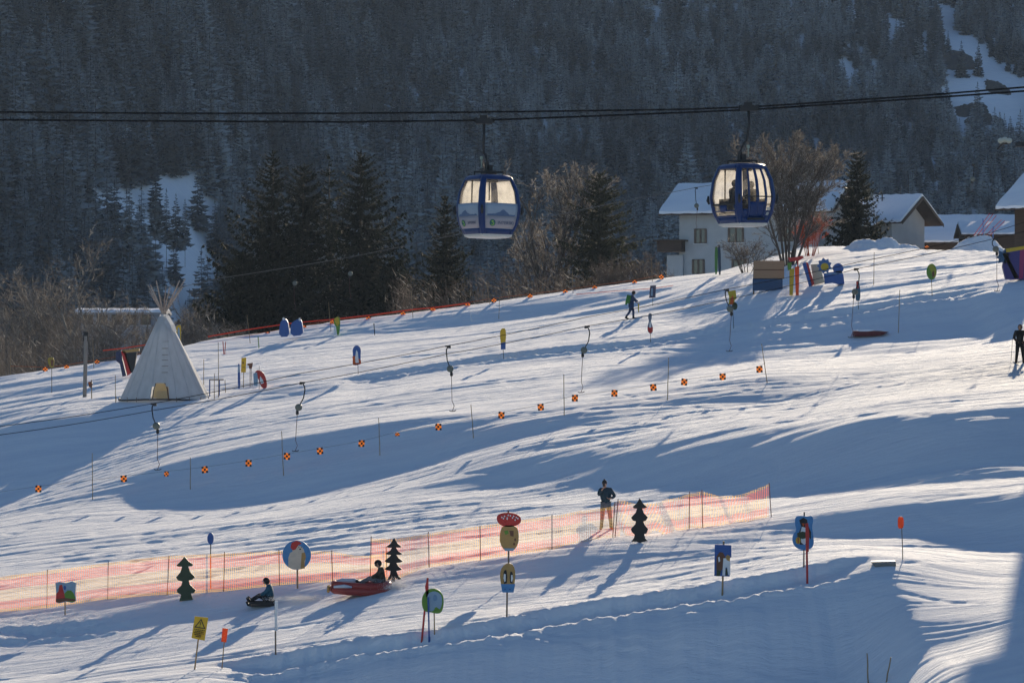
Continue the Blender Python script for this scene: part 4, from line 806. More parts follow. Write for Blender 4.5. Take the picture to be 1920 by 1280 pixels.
for i in range(rows*2):
    for j in range(NA):
        if in_door(2*math.pi*(j+.5)/NA, (i+.5)/(rows*2)): continue
        fs.append((i*NA+j, i*NA+(j+1) % NA, (i+1)*NA+(j+1) % NA, (i+1)*NA+j))
m.add(vs, fs); m.build('canvas', CANVAS, tp, smooth=True)
m = MB()   # smoke flap, folded on the sunny side
fl_ = [Vector((.12, -.30, Hc)), Vector((.26, -.2, Hc-.05)), Vector((.58, -.12, Hc-.62)), Vector((.72, -.20, Hc-1.0)), Vector((.30, -.62, Hc-.95)), Vector((.02, -.52, Hc-.5))]
m.add(fl_, [(0, 1, 2), (0, 2, 5), (5, 2, 4), (4, 2, 3)]); m.build('smoke_flap', CANVAS, tp)
for i, (du, zz) in enumerate([(4, 655), (5, 667), (5, 677), (6, 688), (6, 700), (5, 642)]):
    z = (751-zz)*k; f = z/Hc; r = Rb*(1-f)+rt*f; m = MB(); m.tube([(-.16+du*k, -r*.955-.03, z), (.20+du*k, -r*.955-.03, z+.01)], .014 if i < 5 else .008, 5); m.build('lacing_pin', TIMBER, tp)
m = MB(); m.tube([(-.42, -Rb*.93-.04, 0), (-.40, -Rb*.80, .55), (-.30, -Rb*.70-.05, .95)], .03, 6); m.build('door_edge', TIMBER, tp)
m = MB(); m.tube([(.52, -Rb*.93-.04, 0), (.40, -Rb*.80-.03, .62), (.30, -Rb*.70-.1, .9), (.2, -Rb*.68-.1, .98)], .04, 6); m.build('door_edge', BRN, tp)
m = MB(); m.tube([(Rb*1.02*math.cos(a), Rb*.97*math.sin(a), .0+.04*math.sin(a*3)) for a in [-3.3+i*.1 for i in range(36)] if not (-1.85 < a < -1.3)], .05, 5); m.build('ground_flap', BLACK, tp)
tops = [(-36,-217,.02),(-24,-216,.02),(-20,-225,.018),(-13,-224,.02),(-2,-214,.016),(12,-210,.016),(22,-219,.02),(31,-224,.02),(35,-228,.022),(37,-212,.02),(-34,-205,.015)]
PW = mat('tepee_pole', (.50, .38, .30), .7, noise=((.20, .15, .12), .6), nscale=6)
for i, (du, dv, r) in enumerate(tops):
    a = math.atan2(1 if i % 2 else -1, -du); m = MB(); b = Vector((-du/36*1.7, (1 if i % 2 else -1)*1.5, .2)); e = Vector((du*k, (-.9 if i % 2 else .9), -dv*k)); 
    c = Vector((cx_top-.0+du*.0012, (.03 if i % 2 else -.03), Hc+.05)); m.tube([c+(b-c)*.25, c, c.lerp(e, .5)+Vector((.01, 0, 0)), e], [r*2.6, r*2.4, r*2.2, r*1.5], 6); m.build('pole', PW, tp)
for sa in (-2.5, -2.15, -1.2, -.85, -.5, -1.8):
    sm = MB(); sm.tube([cone_pt(sa+.02*math.sin(f*7), f, .012) for f in [.02+.96*i/20 for i in range(21)] if not in_door(sa, f)], .010, 4); sm.build('seam', CANVAS, tp)
for sa in [-2.9+.28*i for i in range(10)]:
    if -1.85 < sa < -1.3: continue
    sm = MB(); q = cone_pt(sa, 0, .22); sm.tube([q+Vector((0, 0, -.1)), q+Vector((0, 0, .16))], .022, 5); sm.build('peg', TIMBER, tp)
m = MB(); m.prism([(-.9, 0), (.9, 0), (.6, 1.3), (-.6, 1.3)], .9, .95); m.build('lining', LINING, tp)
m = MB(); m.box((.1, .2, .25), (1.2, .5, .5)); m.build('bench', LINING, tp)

# ------------------------------------------------------------------ drag lift
GREYP = mat('drum_grey', (.14, .16, .14), .5, noise=((.08, .09, .08), .6))
def lift_y(u): return float(np.interp(u, [-200, 0, 288, 560, 845, 1097, 1362, 1606, 1866, 2100], [112, 116, 121, 124, 128, 131, 136, 140, 143, 146]))
GT = 'T-bars hanging from the drag lift'
def tbar(top, drum, bot, y, label, bend=.14, scale=1.0, red=True, group=GT):
    k = y/F; g = pz(top[0], top[1], y); t0 = thing('t_bar', g, label, 'T-bar', group)
    L = lambda u, v: Vector(((u-top[0])*k, 0, (top[1]-v)*k))
    a = L(*top); d = L(*drum); b = L(*bot); sg = 1 if drum[0] <= top[0] else -1
    mid1 = a.lerp(d, .3)+Vector((bend*sg, 0, 0)); mid2 = a.lerp(d, .65)+Vector((bend*.95*sg, 0, 0))
    m = MB(); m.tube([a, a.lerp(mid1, .5)+Vector((.03*sg, 0, 0)), mid1, mid2, d], [.028, .028, .026, .024, .024], 8); m.build('hanger', ROPE, t0, smooth=True)
    m = MB(); m.box((0, 0, .0), (.24, .07, .07)); m.box((-.07*sg, 0, -.05), (.12, .09, .08)); m.build('rope_clamp', STEEL, t0)
    m = MB(); r = .155*scale
    m.lathe([(.03, -.09), (r*.8, -.085), (r, -.05), (r, .05), (r*.8, .085), (.03, .09)], 20); m.v = [(p[0]+d.x, p[2], p[1]+d.z-.03) for p in m.v]; m.build('spring_drum', GREYP, t0, smooth=True)
    m = MB(); m.lathe([(.05, -.12), (.07, -.06), (.06, .06), (.02, .12)], 10, c=(d.x+.06*sg*-1, 0, d.z-.24)); m.build('spring_cap', BLACK, t0)
    m = MB(); c0 = d+Vector((-.06*sg, 0, -.3)); kn = c0.lerp(b, .72)+Vector((.0, 0, 0)); kn2 = c0.lerp(b, .86)+Vector((.09, 0, 0)); m.tube([c0, kn, kn2, b+Vector((.02, 0, .03)), b], .013, 6); m.build('stick', mat('red_brown_rod', (.10, .03, .03), .5), t0)
    m = MB(); m.tube([b+Vector((-.13, .03, .02)), b+Vector((-.08, 0, -.015)), b+Vector((.08, 0, -.01)), b+Vector((.17, -.03, .03))], .018, 6); m.build('crossbar', BLACK, t0)
    return t0
tb = [((288,757),(293,797),(295,880),'T-bar hanging in front of the tepee, its crossbar over the shaded hollow'),((567,717),(560,762),(553,845),'second T-bar from the tepee, hanging beside a bamboo pole'),((840,649),(844,690),(848,770),'T-bar hanging under the bottle-shaped yellow board side, third from the tepee'),((1101,612),(1095,655),(1089,735),'fourth T-bar from the tepee, between the walking skier and the flags'),
      ((1362,543),(1369,578),(1367,658),'T-bar overlapping the yellow giraffe-like board'),((1606,504),(1603,546),(1595,632),'T-bar beside the feather-shaped board, ending at the long dark red mat'),((1866,448),(1867,466),(1869,545),'last T-bar, at the colourful play arch on the photo edge')]
for i, (a, d, b, lb) in enumerate(tb): tbar(a, d, b, lift_y(a[0]), lb, bend=.16 if i not in (0, 2, 4) else .10)
cord('lift_rope', 'upper thin rope of the drag lift crossing the piste', [pz(u, v, lift_y(u)) for u, v in [(-60,809),(0,799),(288,756),(567,699),(840,648),(1101,594),(1362,542),(1606,492),(1866,434),(1960,403)]], .016, ROPE, 'rope', sag=.006)
cord('lift_rope', 'lower thin rope of the drag lift crossing the piste', [pz(u, v, lift_y(u)-.25) for u, v in [(-60,823),(0,815),(288,769),(567,717),(840,663),(1101,611),(1362,562),(1606,504),(1866,447),(1960,424)]], .016, ROPE, 'rope', sag=.006)
cord('lift_rope', 'far rope of a second drag lift passing before the dark spruces', [pz(u, v, 206) for u, v in [(330,540),(410,522),(657,482),(900,430),(1180,375),(1310,351),(1345,345)]], .022, mat('far_rope', (.16, .15, .14), .5), 'rope', sag=.003)
G2_ = 'distant T-bars before the dark trees'
for a, d, b, lb in [((553,500),(553,530),(552,580),'distant T-bar before the trunk of the flat-topped spruce'),((657,483),(657,512),(656,560),'distant T-bar before the sunlit side of the spruce clump'),((1305,352),(1306,385),(1304,430),'distant T-bar hanging over the snowy roof of the big white house'),((1825,309),(1824,335),(1823,359),'small dark T-bar hanging before the forest, above the long low roof')]:
    tbar(a, d, b, 205, lb, bend=.05, group=G2_, scale=1.1)

# ------------------------------------------------------------------ gondola lift
BPAINT = mat('cabin_blue', (.006, .034, .14), .35, noise=((.005, .028, .11), .5), nscale=3, spec=.35)
BANNER = mat('banner_print', (.28, .36, .46), .45, noise=((.40, .44, .50), .6), nscale=1.5)
CABD = mat('cabin_dark', (.02, .022, .026), .5)
def frosted(lo=.22, hi=.56, nm='scratched_pane'):
    m = bpy.data.materials.new(nm); m.use_nodes = True; nt = m.node_tree; b = nt.nodes['Principled BSDF']; b.inputs['Base Color'].default_value = (.55, .52, .47, 1); b.inputs['Roughness'].default_value = .12
    tr = nt.nodes.new('ShaderNodeBsdfTranslucent'); tr.inputs['Color'].default_value = (.84, .81, .75, 1); tp_ = nt.nodes.new('ShaderNodeBsdfTransparent'); tp_.inputs['Color'].default_value = (.92, .92, .92, 1)
    tc = nt.nodes.new('ShaderNodeTexCoord'); n = nt.nodes.new('ShaderNodeTexNoise'); n.inputs['Scale'].default_value = 3; n.inputs['Detail'].default_value = 6; nt.links.new(tc.outputs['Object'], n.inputs['Vector'])
    rp = nt.nodes.new('ShaderNodeMapRange'); rp.inputs['From Min'].default_value = .3; rp.inputs['From Max'].default_value = .7; rp.inputs['To Min'].default_value = lo; rp.inputs['To Max'].default_value = hi; nt.links.new(n.outputs['Fac'], rp.inputs['Value'])
    m1 = nt.nodes.new('ShaderNodeMixShader'); m1.inputs[0].default_value = .92; nt.links.new(b.outputs[0], m1.inputs[1]); nt.links.new(tr.outputs[0], m1.inputs[2])
    m2 = nt.nodes.new('ShaderNodeMixShader'); nt.links.new(rp.outputs['Result'], m2.inputs[0]); nt.links.new(tp_.outputs[0], m2.inputs[1]); nt.links.new(m1.outputs[0], m2.inputs[2])
    nt.links.new(m2.outputs[0], nt.nodes['Material Output'].inputs['Surface']); return m
PANE = frosted(.28, .62); CLEAR = frosted(.05, .22, 'clear_pane')
GYc = 95.0; kc = GYc/F
def prof(f):     # half width of the shell against height fraction (0 floor, 1 roof edge)
    return float(np.interp(f, [0, .05, .2, .42, .5, .75, .92, 1.0], [.575, .61, .735, .80, .80, .74, .625, .56]))
HC = 2.02
def shell_pt(face, s, f, off=0.0):
    """face 0..3, s -1..1 across, f 0..1 up; rounded-square plan"""
    w = prof(f)+off; e = .16
    x = s*w; y = -w*(1+.045*(1-s*s))
    if abs(s) > 1-e:
        q = (abs(s)-(1-e))/e; y = -w*(1+.045*(1-s*s))+w*e*.5*(1-math.sqrt(max(0, 1-q*q))); x = math.copysign(w*(1-e+e*math.sin(q*math.pi/2)*.93), s)
    a = face*math.pi/2; return Vector((x*math.cos(a)-y*math.sin(a), x*math.sin(a)+y*math.cos(a), HC*f))
def patch(face, s0, s1, f0, f1, off, ns=8, nf=10, thick=.025):
    m = MB()
    for o_ in (off, off-thick):
        vs = [shell_pt(face, s0+(s1-s0)*i/ns, f0+(f1-f0)*j/nf, o_) for j in range(nf+1) for i in range(ns+1)]
        fs = [(j*(ns+1)+i, j*(ns+1)+i+1, (j+1)*(ns+1)+i+1, (j+1)*(ns+1)+i) for j in range(nf) for i in range(ns)]
        m.add(vs, fs if o_ == off else [f_[::-1] for f_ in fs])
    n1 = (ns+1)*(nf+1)
    ring = [i for i in range(ns+1)]+[j*(ns+1)+ns for j in range(1, nf+1)]+[nf*(ns+1)+i for i in range(ns-1, -1, -1)]+[j*(ns+1) for j in range(nf-1, 0, -1)]
    m.f += [(ring[i], ring[i]+n1, ring[(i+1) % len(ring)]+n1, ring[(i+1) % len(ring)]) for i in range(len(ring))]; m.m += [0]*len(ring)
    return m
def merge(*ms):
    r = MB()
    for q in ms: b = len(r.v); r.v += q.v; r.f += [tuple(i+b for i in f) for f in q.f]; r.m += q.m
    return r
def gondola(u, vbot, vrope, uarm, yaw, label, banner, name='gondola_cabin', tilt=0.0):
    g = pz(u, vbot, GYc); t0 = thing(name, g, label, 'gondola', 'gondola cabins hanging from the haul rope', yaw); t0.rotation_euler = (0, tilt, yaw)
    inv = Matrix.Rotation(-yaw, 3, 'Z')
    # frame: four corner posts, sill and head rings
    fr = []
    for f_ in range(4):
        fr += [patch(f_, .80, 1.0, .03, .985, .0, 4, 16, .05), patch(f_, -1.0, -.80, .03, .985, .0, 4, 16, .05), patch(f_, -.80, .80, .93, .985, .0, 8, 2, .05), patch(f_, -.80, .80, .03, .125, .0, 8, 2, .05)]
    merge(*fr).build('frame', BPAINT, t0, smooth=True)
    m = MB(); e = .985
    out = [shell_pt(f_, s, e) for f_ in range(4) for s in (-1, -.9, -.5, 0, .5, .9)]
    vs = [(p.x, p.y, p.z) for p in out]+[(p.x*.86, p.y*.86, p.z+.055) for p in out]+[(p.x*.4, p.y*.4, p.z+.085) for p in out]; n = len(out)
    m.add(vs, [(r_*n+i, r_*n+(i+1) % n, (r_+1)*n+(i+1) % n, (r_+1)*n+i) for r_ in range(2) for i in range(n)]+[tuple(range(2*n, 3*n))]); m.build('roof', BPAINT, t0, smooth=True)
    m = MB(); out = [shell_pt(f_, s, .03, .01) for f_ in range(4) for s in (-1, -.9, 0, .9)]; n = len(out)
    m.add([(p.x, p.y, .07) for p in out]+[(p.x*.97, p.y*.97, .0) for p in out]+[(p.x*.8, p.y*.8, -.045) for p in out], [(r_*n+i, (r_+1)*n+i, (r_+1)*n+(i+1) % n, r_*n+(i+1) % n) for r_ in range(2) for i in range(n)]+[tuple(range(n))]+[tuple(range(3*n-1, 2*n-1, -1))])
    m.build('floor', mat('cabin_floor', (.62, .60, .55), .3, spec=.6), t0)
    # belt with bumpers
    m = MB()
    for f_ in range(4):
        p = shell_pt(f_, 1.0, .42, .03); q = p.normalized(); m.tube([Vector((p.x, p.y, HC*.36)), Vector((p.x*1.035, p.y*1.035, HC*.42)), Vector((p.x*1.02, p.y*1.02, HC*.50))], [.03, .055, .03], 8)
    m.build('bumper', CABD, t0, smooth=True)
    def text(body, loc, size, face, m_, f=.2):
        cu = bpy.data.curves.new('lettering', 'FONT'); cu.body = body; cu.size = size; cu.extrude = .002; cu.align_x = 'CENTER'; cu.align_y = 'CENTER'; cu.materials.append(m_)
        o = bpy.data.objects.new('lettering', cu); COL.objects.link(o); o.parent = t0
        me_ = bpy.data.meshes.new_from_object(o); bpy.data.objects.remove(o); o = bpy.data.objects.new('lettering', me_); COL.objects.link(o); o.parent = t0
        sl = math.atan2(prof(f+.05)-prof(f-.05), .1*HC); o.location = loc; o.rotation_euler = Euler((math.pi/2+sl, 0, face*math.pi/2), 'XYZ'); return o
    for f_ in range(4):
        door = (not banner) and f_ == 0
        if door:
            for s0, s1 in ((-.78, -.50), (-.40, -.07), (.07, .40), (.50, .78)):
                patch(f_, s0, s1, .26 if s0 > .45 or s0 < -.45 else .38, .92, -.012, 3, 10, .008).build('window', CLEAR, t0, smooth=True)
            bm_ = merge(*[patch(f_, a, b, .125, .93, .004, 2, 12, .03) for a, b in ((-.50, -.40), (-.07, -.005), (.005, .07), (.40, .50))]); dr = bm_.build('door', BPAINT, t0, smooth=True)
            merge(patch(f_, -.40, -.005, .125, .38, .0, 4, 4, .03), patch(f_, .005, .40, .125, .38, .0, 4, 4, .03)).build('door_panel', BPAINT, t0, smooth=True)
            patch(f_, -.78, .78, .455, .475, .012, 8, 1, .02).build('rail', CABD, t0)
            for s0, s1, q0, q1 in ((.55, .74, .24, .29), (.56, .70, .16, .21)): patch(f_, s0, s1, q0, q1, .006, 2, 2, .01).build('lamp_glass', mat('bright_plate', (.8, .78, .72), .3, trans=.5), t0)
            m = MB(); p = shell_pt(f_, 0, .10, .02); m.box((0, p.y-.0, HC*.10), (.66, .10, .07)); m.build('door_step', CABD, t0)
            merge(patch(f_, .50, .80, .125, .24, -.003, 2, 3, .02), patch(f_, -.80, -.50, .125, .26, -.003, 2, 3, .02)).build('side_panel', BPAINT, t0, smooth=True)
        elif banner and f_ in (0, 3):
            patch(f_, -.80, .80, .54, .93, -.012, 8, 10, .008).build('window', CLEAR, t0, smooth=True)
            bn = merge(patch(f_, -.80, .80, .125, .54, .0, 8, 8, .02)); b_ = bn.build('banner', BANNER, t0, smooth=True)
            m = MB(); rd = random.Random(5+f_); pr = [-.7+i*.1 for i in range(15)]; hh = [.345+.02*rd.random()+.075*math.exp(-((x-(.05 if f_ == 0 else -.2))/.22)**2) for x in pr]
            for i in range(14):
                a0 = shell_pt(f_, pr[i], .33, .006); a1 = shell_pt(f_, pr[i+1], .33, .006); b0 = shell_pt(f_, pr[i], hh[i], .006); b1 = shell_pt(f_, pr[i+1], hh[i+1], .006)
                m.add([a0, a1, b1, b0], [(0, 1, 2, 3)])
            m.build('mountain_print', mat('print_blue', (.09, .15, .27), .5), t0)
            merge(patch(f_, -.79, .79, .13, .33, .003, 6, 3, .003)).build('lower_print', mat('print_pinkish', (.36, .33, .36), .5, noise=((.42, .38, .40), .6), nscale=1), t0, smooth=True)
            lx = -.43 if f_ == 0 else -.40
            p = shell_pt(f_, lx, .215, .012); a = f_*math.pi/2; ax = Vector((math.cos(a), math.sin(a), 0)); up = (shell_pt(f_, lx, .26, .012)-shell_pt(f_, lx, .17, .012)).normalized()
            m = MB(); m.add([p+ax*.115*math.cos(t)+up*.115*math.sin(t) for t in [2*math.pi*i/24 for i in range(24)]], [tuple(range(24))], 0)
            nrm = ax.cross(up).normalized()*.004
            sw = [(.05, .065), (.0, .085), (-.045, .06), (-.03, .02), (.03, -.012), (.035, -.04), (.0, -.058), (-.05, -.04), (-.05, -.07), (0, -.09), (.055, -.065), (.07, -.03), (.05, .012), (-.005, .04), (-.005, .052), (.03, .045)]
            m.add([p+nrm+ax*a_+up*b2 for a_, b2 in sw], [tuple(range(len(sw)))], 1)
            m.build('logo', [mat('logo_teal', (.012, .12, .13), .4), mat('logo_lime', (.30, .55, .08), .4)], t0)
            tx = .26 if f_ == 0 else .28; p = shell_pt(f_, tx, .215, .012); text('INTERSKI', p, .155 if f_ == 0 else .12, f_, mat('letter_blue', (.07, .10, .18), .5), .215)
            p = shell_pt(f_, tx, .155, .012); text('2011', p, .07, f_, mat('letter_blue', (.07, .10, .18), .5), .155) if False else None
        else:
            patch(f_, -.80, .80, .36, .93, -.012, 8, 10, .008).build('window', CLEAR if f_ == 3 else PANE, t0, smooth=True)
            merge(patch(f_, -.80, .80, .33, .36, .0, 8, 1, .03)).build('window_sill', CABD, t0)
            if banner: merge(patch(f_, -.80, .80, .125, .33, -.003, 8, 4, .02)).build('lower_panel', BANNER, t0, smooth=True)
            else:
                for s0, s1, q0, q1 in ((-.80, .80, .125, .16), (-.8, -.72, .16, .33), (.72, .8, .16, .33), (-.3, .2, .24, .33), (-.8, .8, .225, .245)): patch(f_, s0, s1, q0, q1, -.002, 4, 2, .02).build('lower_frame', BPAINT, t0, smooth=True)
                patch(f_, -.72, .72, .16, .33, -.02, 4, 3, .006).build('lower_window', PANE, t0, smooth=True)
    # inside: benches, backrests, ski tubes
    for sg in (-1, 1):
        m = MB(); m.box((sg*.40, 0, .46), (.30, 1.1, .06)); m.box((sg*.56, 0, .72), (.05, 1.05, .34)); m.build('bench', CABD, t0)
    m = MB(); m.tube([(.0, -.05, HC*.97), (0, -.05, HC*.60)], .028, 8); m.tube([(-.33, .5, HC*.95), (-.33, .55, HC*.2)], .03, 6); m.box((.05, 0, HC*.93), (.42, .34, .12)); m.build('inner_rod', CABD, t0)
    # roof rack, hanger arm, grip (drawn in the plane of the rope)
    r_ = MB()
    for s in (-1, 1):
        r_.tube([inv @ Vector((-.50, s*.2, HC+.14)), inv @ Vector((.50, s*.2, HC+.14))], .018, 6)
        for x in (-.48, .48): r_.tube([inv @ Vector((x, s*.2, HC+.04)), inv @ Vector((x, s*.2, HC+.16))], .018, 6)
    r_.box(inv @ Vector((0, 0, HC+.13)), (.42, .34, .10)); r_.box(inv @ Vector((.02, 0, HC+.25)), (.14, .2, .24)); r_.box(inv @ Vector((-.08, 0, HC+.30)), (.05, .16, .32)); r_.build('roof_rack', STEEL, t0)
    ztop = (vbot-vrope)*kc; xa = (uarm-u)*kc; m = MB()
    m.tube([inv @ Vector(p) for p in [(.02, 0, HC+.2), (-.05, 0, HC+.48), (-.04+xa*.5, 0, HC+.75), (-.04+xa*.8, 0, ztop-1.1), (xa, 0, ztop-.55), (xa, 0, ztop-.10)]], [.035, .035, .038, .038, .045, .05], 8); m.build('hanger_arm', STEEL, t0, smooth=True)
    m = MB()
    m.box(inv @ Vector((xa, 0, ztop-.02)), (.56, .24, .17), rot=inv); m.box(inv @ Vector((xa-.02, .0, ztop+.09)), (.26, .20, .20), rot=inv)
    for x in (-.26, -.12, .14, .28):
        q = MB(); q.lathe([(.02, -.05), (.085, -.045), (.085, .045), (.02, .05)], 14); q.v = [tuple(inv @ Vector((p[0]+xa+x, p[2]+.12, p[1]+ztop+.03))) for p in q.v]; m = merge(m, q)
    m.build('rope_grip', STEEL, t0)
    m = MB(); m.box(inv @ Vector(((-.25 if banner else .22), .1, HC+.62)), (.09, .06, .10)); m.tube([inv @ Vector(((-.25 if banner else .22), .1, HC+.60)), inv @ Vector(((-.25 if banner else .22), .1, HC+.28))], .02, 6); m.build('ski_hook', mat('pale_green_plate', (.35, .42, .35), .6), t0)
    return t0
YAW = R(33)
c1 = gondola(915, 444, 227, 905, YAW, 'blue cabin with a printed mountain banner and INTERSKI lettering', True, tilt=R(.8))
c2 = gondola(1393, 423, 203, 1407, YAW, 'blue cabin with a four-pane door and passengers in silhouette', False, tilt=R(-1))
hr = lambda pts_, y, lb: cord('haul_rope', lb, [pz(u, v, y) for u, v in pts_], .034, ROPE, 'rope', sag=.0, group=None, n=3)
hr([(-80,226),(0,225),(320,227.5),(640,229),(905,226),(1100,218.5),(1280,211.5),(1407,206),(1560,196),(1750,183.5),(1990,166)], GYc+.12, 'lower haul rope of the gondola lift, carrying the banner cabin')
hr([(-80,209),(0,210.5),(320,213),(640,213),(905,210.5),(1100,208),(1280,205.5),(1407,201),(1560,191),(1750,178),(1990,158)], GYc+4.0, 'upper haul rope of the gondola lift')
# crossarm of the gondola pylon, the pylon itself stands outside the photo
m = MB(); k = 100/F; t0 = thing('lift_pylon', pz(2010, 1100, 100), 'dark pylon crossarm with glinting sheaves reaching in at the photo edge', 'pylon'); B = t0.location.copy()
m.tube([Vector((0, 0, -1)), Vector((0, 0, 8)), pz(2010, 255, 100)-B], [.45, .38, .3], 14); m.build('mast', STEEL, t0, smooth=True)
m = MB(); c = pz(1957, 271, 100)-B; m.box(c, (106*k, .30, 9*k)); m.build('crossarm', STEEL, t0)
for i, (u, v) in enumerate([(1876,264),(1884,262),(1892,264)]):
    q = MB(); q.lathe([(.02, -.05), (.10, -.045), (.085, 0), (.10, .045), (.02, .05)], 14); c = pz(u, v, 99.7)-B; q.v = [(p[0]+c.x, p[2]+c.y, p[1]+c.z) for p in q.v]; q.build('sheave', mat('bright_steel', (.35, .33, .30), .3, metal=.8), t0)
m = MB(); m.tube([pz(1870, 280, 100)-B, pz(1880, 270, 100)-B, pz(1895, 268, 100)-B], .03, 6); m.tube([pz(1872, 260, 100)-B, pz(1890, 258, 100)-B], .02, 6); m.build('bracket', STEEL, t0)
# ------------------------------------------------------------------ houses
PLASTER = mat('white_plaster', (.50, .50, .49), .9, noise=((.42, .42, .41), .6), nscale=1.2, bump=.1, bscale=8)
DWOOD = mat('dark_wood', (.055, .032, .022), .7, noise=((.10, .06, .04), .7), nscale=4, mapping=(.5, .5, 5), bump=.3)
LOG = mat('brown_boards', (.075, .040, .024), .7, noise=((.035, .02, .014), .7), nscale=3, mapping=(.3, .3, 6), bump=.4)
GLASSD = mat('dark_glass', (.10, .09, .08), .08, spec=.8); RSNOW = snow_material('roof_snow', bump=.15); CURT = mat('net_curtain', (.32, .28, .23), .8)
FRAMEW = mat('window_frame', (.16, .11, .08), .6)
def house(name, label, u_ref, v_ridge, y, yaw, length, half, pitch, over, rake, wall_m, base=-7.0, snow=.35, ridge_from=0.0, gable_dark=True, wins=(), cat='house', eave_h=None):
    """origin at the ridge end nearest the photo's left; x along the ridge"""
    top = pz(u_ref, v_ridge, y); t0 = thing(name, (top.x, top.y, base), label, cat, rz=yaw); Zr = top.z-base
    tn = math.tan(pitch); run = half+over; L0, L1 = 0.0, length; wl0, wl1 = rake, length-rake; ez = Zr-run*tn
    m = MB(); wz = Zr-half*tn-.05
    m.add([(wl0, -half, 0), (wl1, -half, 0), (wl1, half, 0), (wl0, half, 0), (wl0, -half, wz), (wl1, -half, wz), (wl1, half, wz), (wl0, half, wz), (wl0, 0, Zr-.1), (wl1, 0, Zr-.1)],
          [(0, 1, 5, 4), (2, 3, 7, 6), (1, 2, 6, 9, 5), (3, 0, 4, 8, 7)]); m.build('wall', wall_m, t0)
    m = MB(); th_ = .16
    for sg in (-1, 1):
        a = [(L0, 0, Zr), (L1, 0, Zr), (L1, sg*run, ez), (L0, sg*run, ez)]; m.add(a+[(p[0], p[1], p[2]-th_) for p in a], [(0, 1, 2, 3), (7, 6, 5, 4), (0, 4, 5, 1), (1, 5, 6, 2), (2, 6, 7, 3), (3, 7, 4, 0)])
    rf = m.build('roof', DWOOD, t0)
    m = MB(); nn = 40
    for sg in (-1, 1):
        vs = []; rd = random.Random(3)
        for j in range(9):
            for i in range(nn+1):
                x = L0+.05+(L1-L0-.1)*i/nn; f = j/8; edge = .45 if (j == 8 or j == 0 and False) else 1
                vs.append((x, sg*(run*f+(.10+.05*math.sin(i*1.7) if j == 8 else 0)), Zr-run*tn*f+(snow*(1 if j < 8 else .45)+.03*math.sin(i*.9+j))))
        m.add(vs, [(j*(nn+1)+i, j*(nn+1)+i+1, (j+1)*(nn+1)+i+1, (j+1)*(nn+1)+i) for j in range(8) for i in range(nn)])
        ed = [(v[0], v[1], Zr-abs(v[1])/run*run*tn+.0) for v in vs[-(nn+1):]]
        m.add(vs[-(nn+1):]+ed, [(i, i+1, nn+2+i, nn+1+i) for i in range(nn)])
        for e in (0, nn):
            col = [vs[j*(nn+1)+e] for j in range(9)]; lo = [(c[0], c[1], Zr-abs(c[1])*tn) for c in col]; m.add(col+lo, [(j, j+1, 10+j, 9+j) for j in range(8)])
    s_ = m.build('snow_cover', RSNOW, rf, smooth=True)
    m = MB()
    for e in (L0-.03, L1+.03):
        for sg in (-1, 1):
            m.add([(e, 0, Zr+.02), (e, sg*run, ez+.02), (e, sg*run, ez-.28), (e, 0, Zr-.28)], [(0, 1, 2, 3)]); m.add([(e+.05, 0, Zr+.02), (e+.05, sg*run, ez+.02), (e+.05, sg*run, ez-.28), (e+.05, 0, Zr-.28)], [(0, 1, 2, 3)])
    m.box(((L0+L1)/2, -run-.02, ez-.10), (L1-L0, .08, .18)); m.build('bargeboard', DWOOD, t0)
    for kind, x, z, w, h in wins:      # on the front wall
        m = MB(); fr_ = .09
        for bx_ in ((x, z+h/2, w, fr_), (x, z-h/2, w, fr_), (x-w/2, z, fr_, h), (x+w/2, z, fr_, h), (x, z, .06, h)): m.box((bx_[0], -half-.04, bx_[1]), (bx_[2]+fr_, .12, bx_[3]))
        wn = m.build('window', FRAMEW, t0); m = MB(); m.box((x, -half-.012, z), (w, .02, h)); m.build('pane', GLASSD, wn); m = MB(); m.box((x, -half-.12, z-h/2-.08), (w+.3, .2, .06)); m.build('sill', WHITEP, wn)
        if kind == 'shutter':
            for sg in (-1, 1): m = MB(); m.box((x+sg*(w*.75+.08), -half-.05, z), (w*.45, .06, h)); m.build('shutter', DWOOD, wn)
    return t0, Zr, ez
# white house behind the second cabin
yh = 262; kk = yh/F
def zz(v, base=-7.0, y=yh): return (CV-v)*y/F-base
H1, zr, ez = house('white_house', 'big white house with a snow-covered roof behind the second gondola cabin', 1271, 351, yh, R(-20), 16.1, 4.9, R(24), 1.1, 1.6, PLASTER,
    wins=[('w', 3.6, zz(441)-.3, 1.0, 1.25), ('w', 3.4, zz(498)-.25, 1.0, 1.25), ('w', 6.9, zz(446), 1.3, 1.25), ('w', 7.2, zz(503), 1.2, 1.2), ('w', 11.5, zz(446), 1.2, 1.25)])
m = MB(); m.box((1.0, -5.3, zz(466)), (2.3, 1.6, .95)); m.box((1.0, -5.3, zz(455)), (2.9, 2.0, .12)); m.build('balcony', DWOOD, H1)
m = MB(); m.box((1.3, -4.6, zz(512)-.6), (1.5, 1.4, 4.2)); m.build('porch', PLASTER, H1)
m = MB(); m.box((6, .5, zr+.25), (10, .5, .12)); m.build('ridge_board', DWOOD, H1)
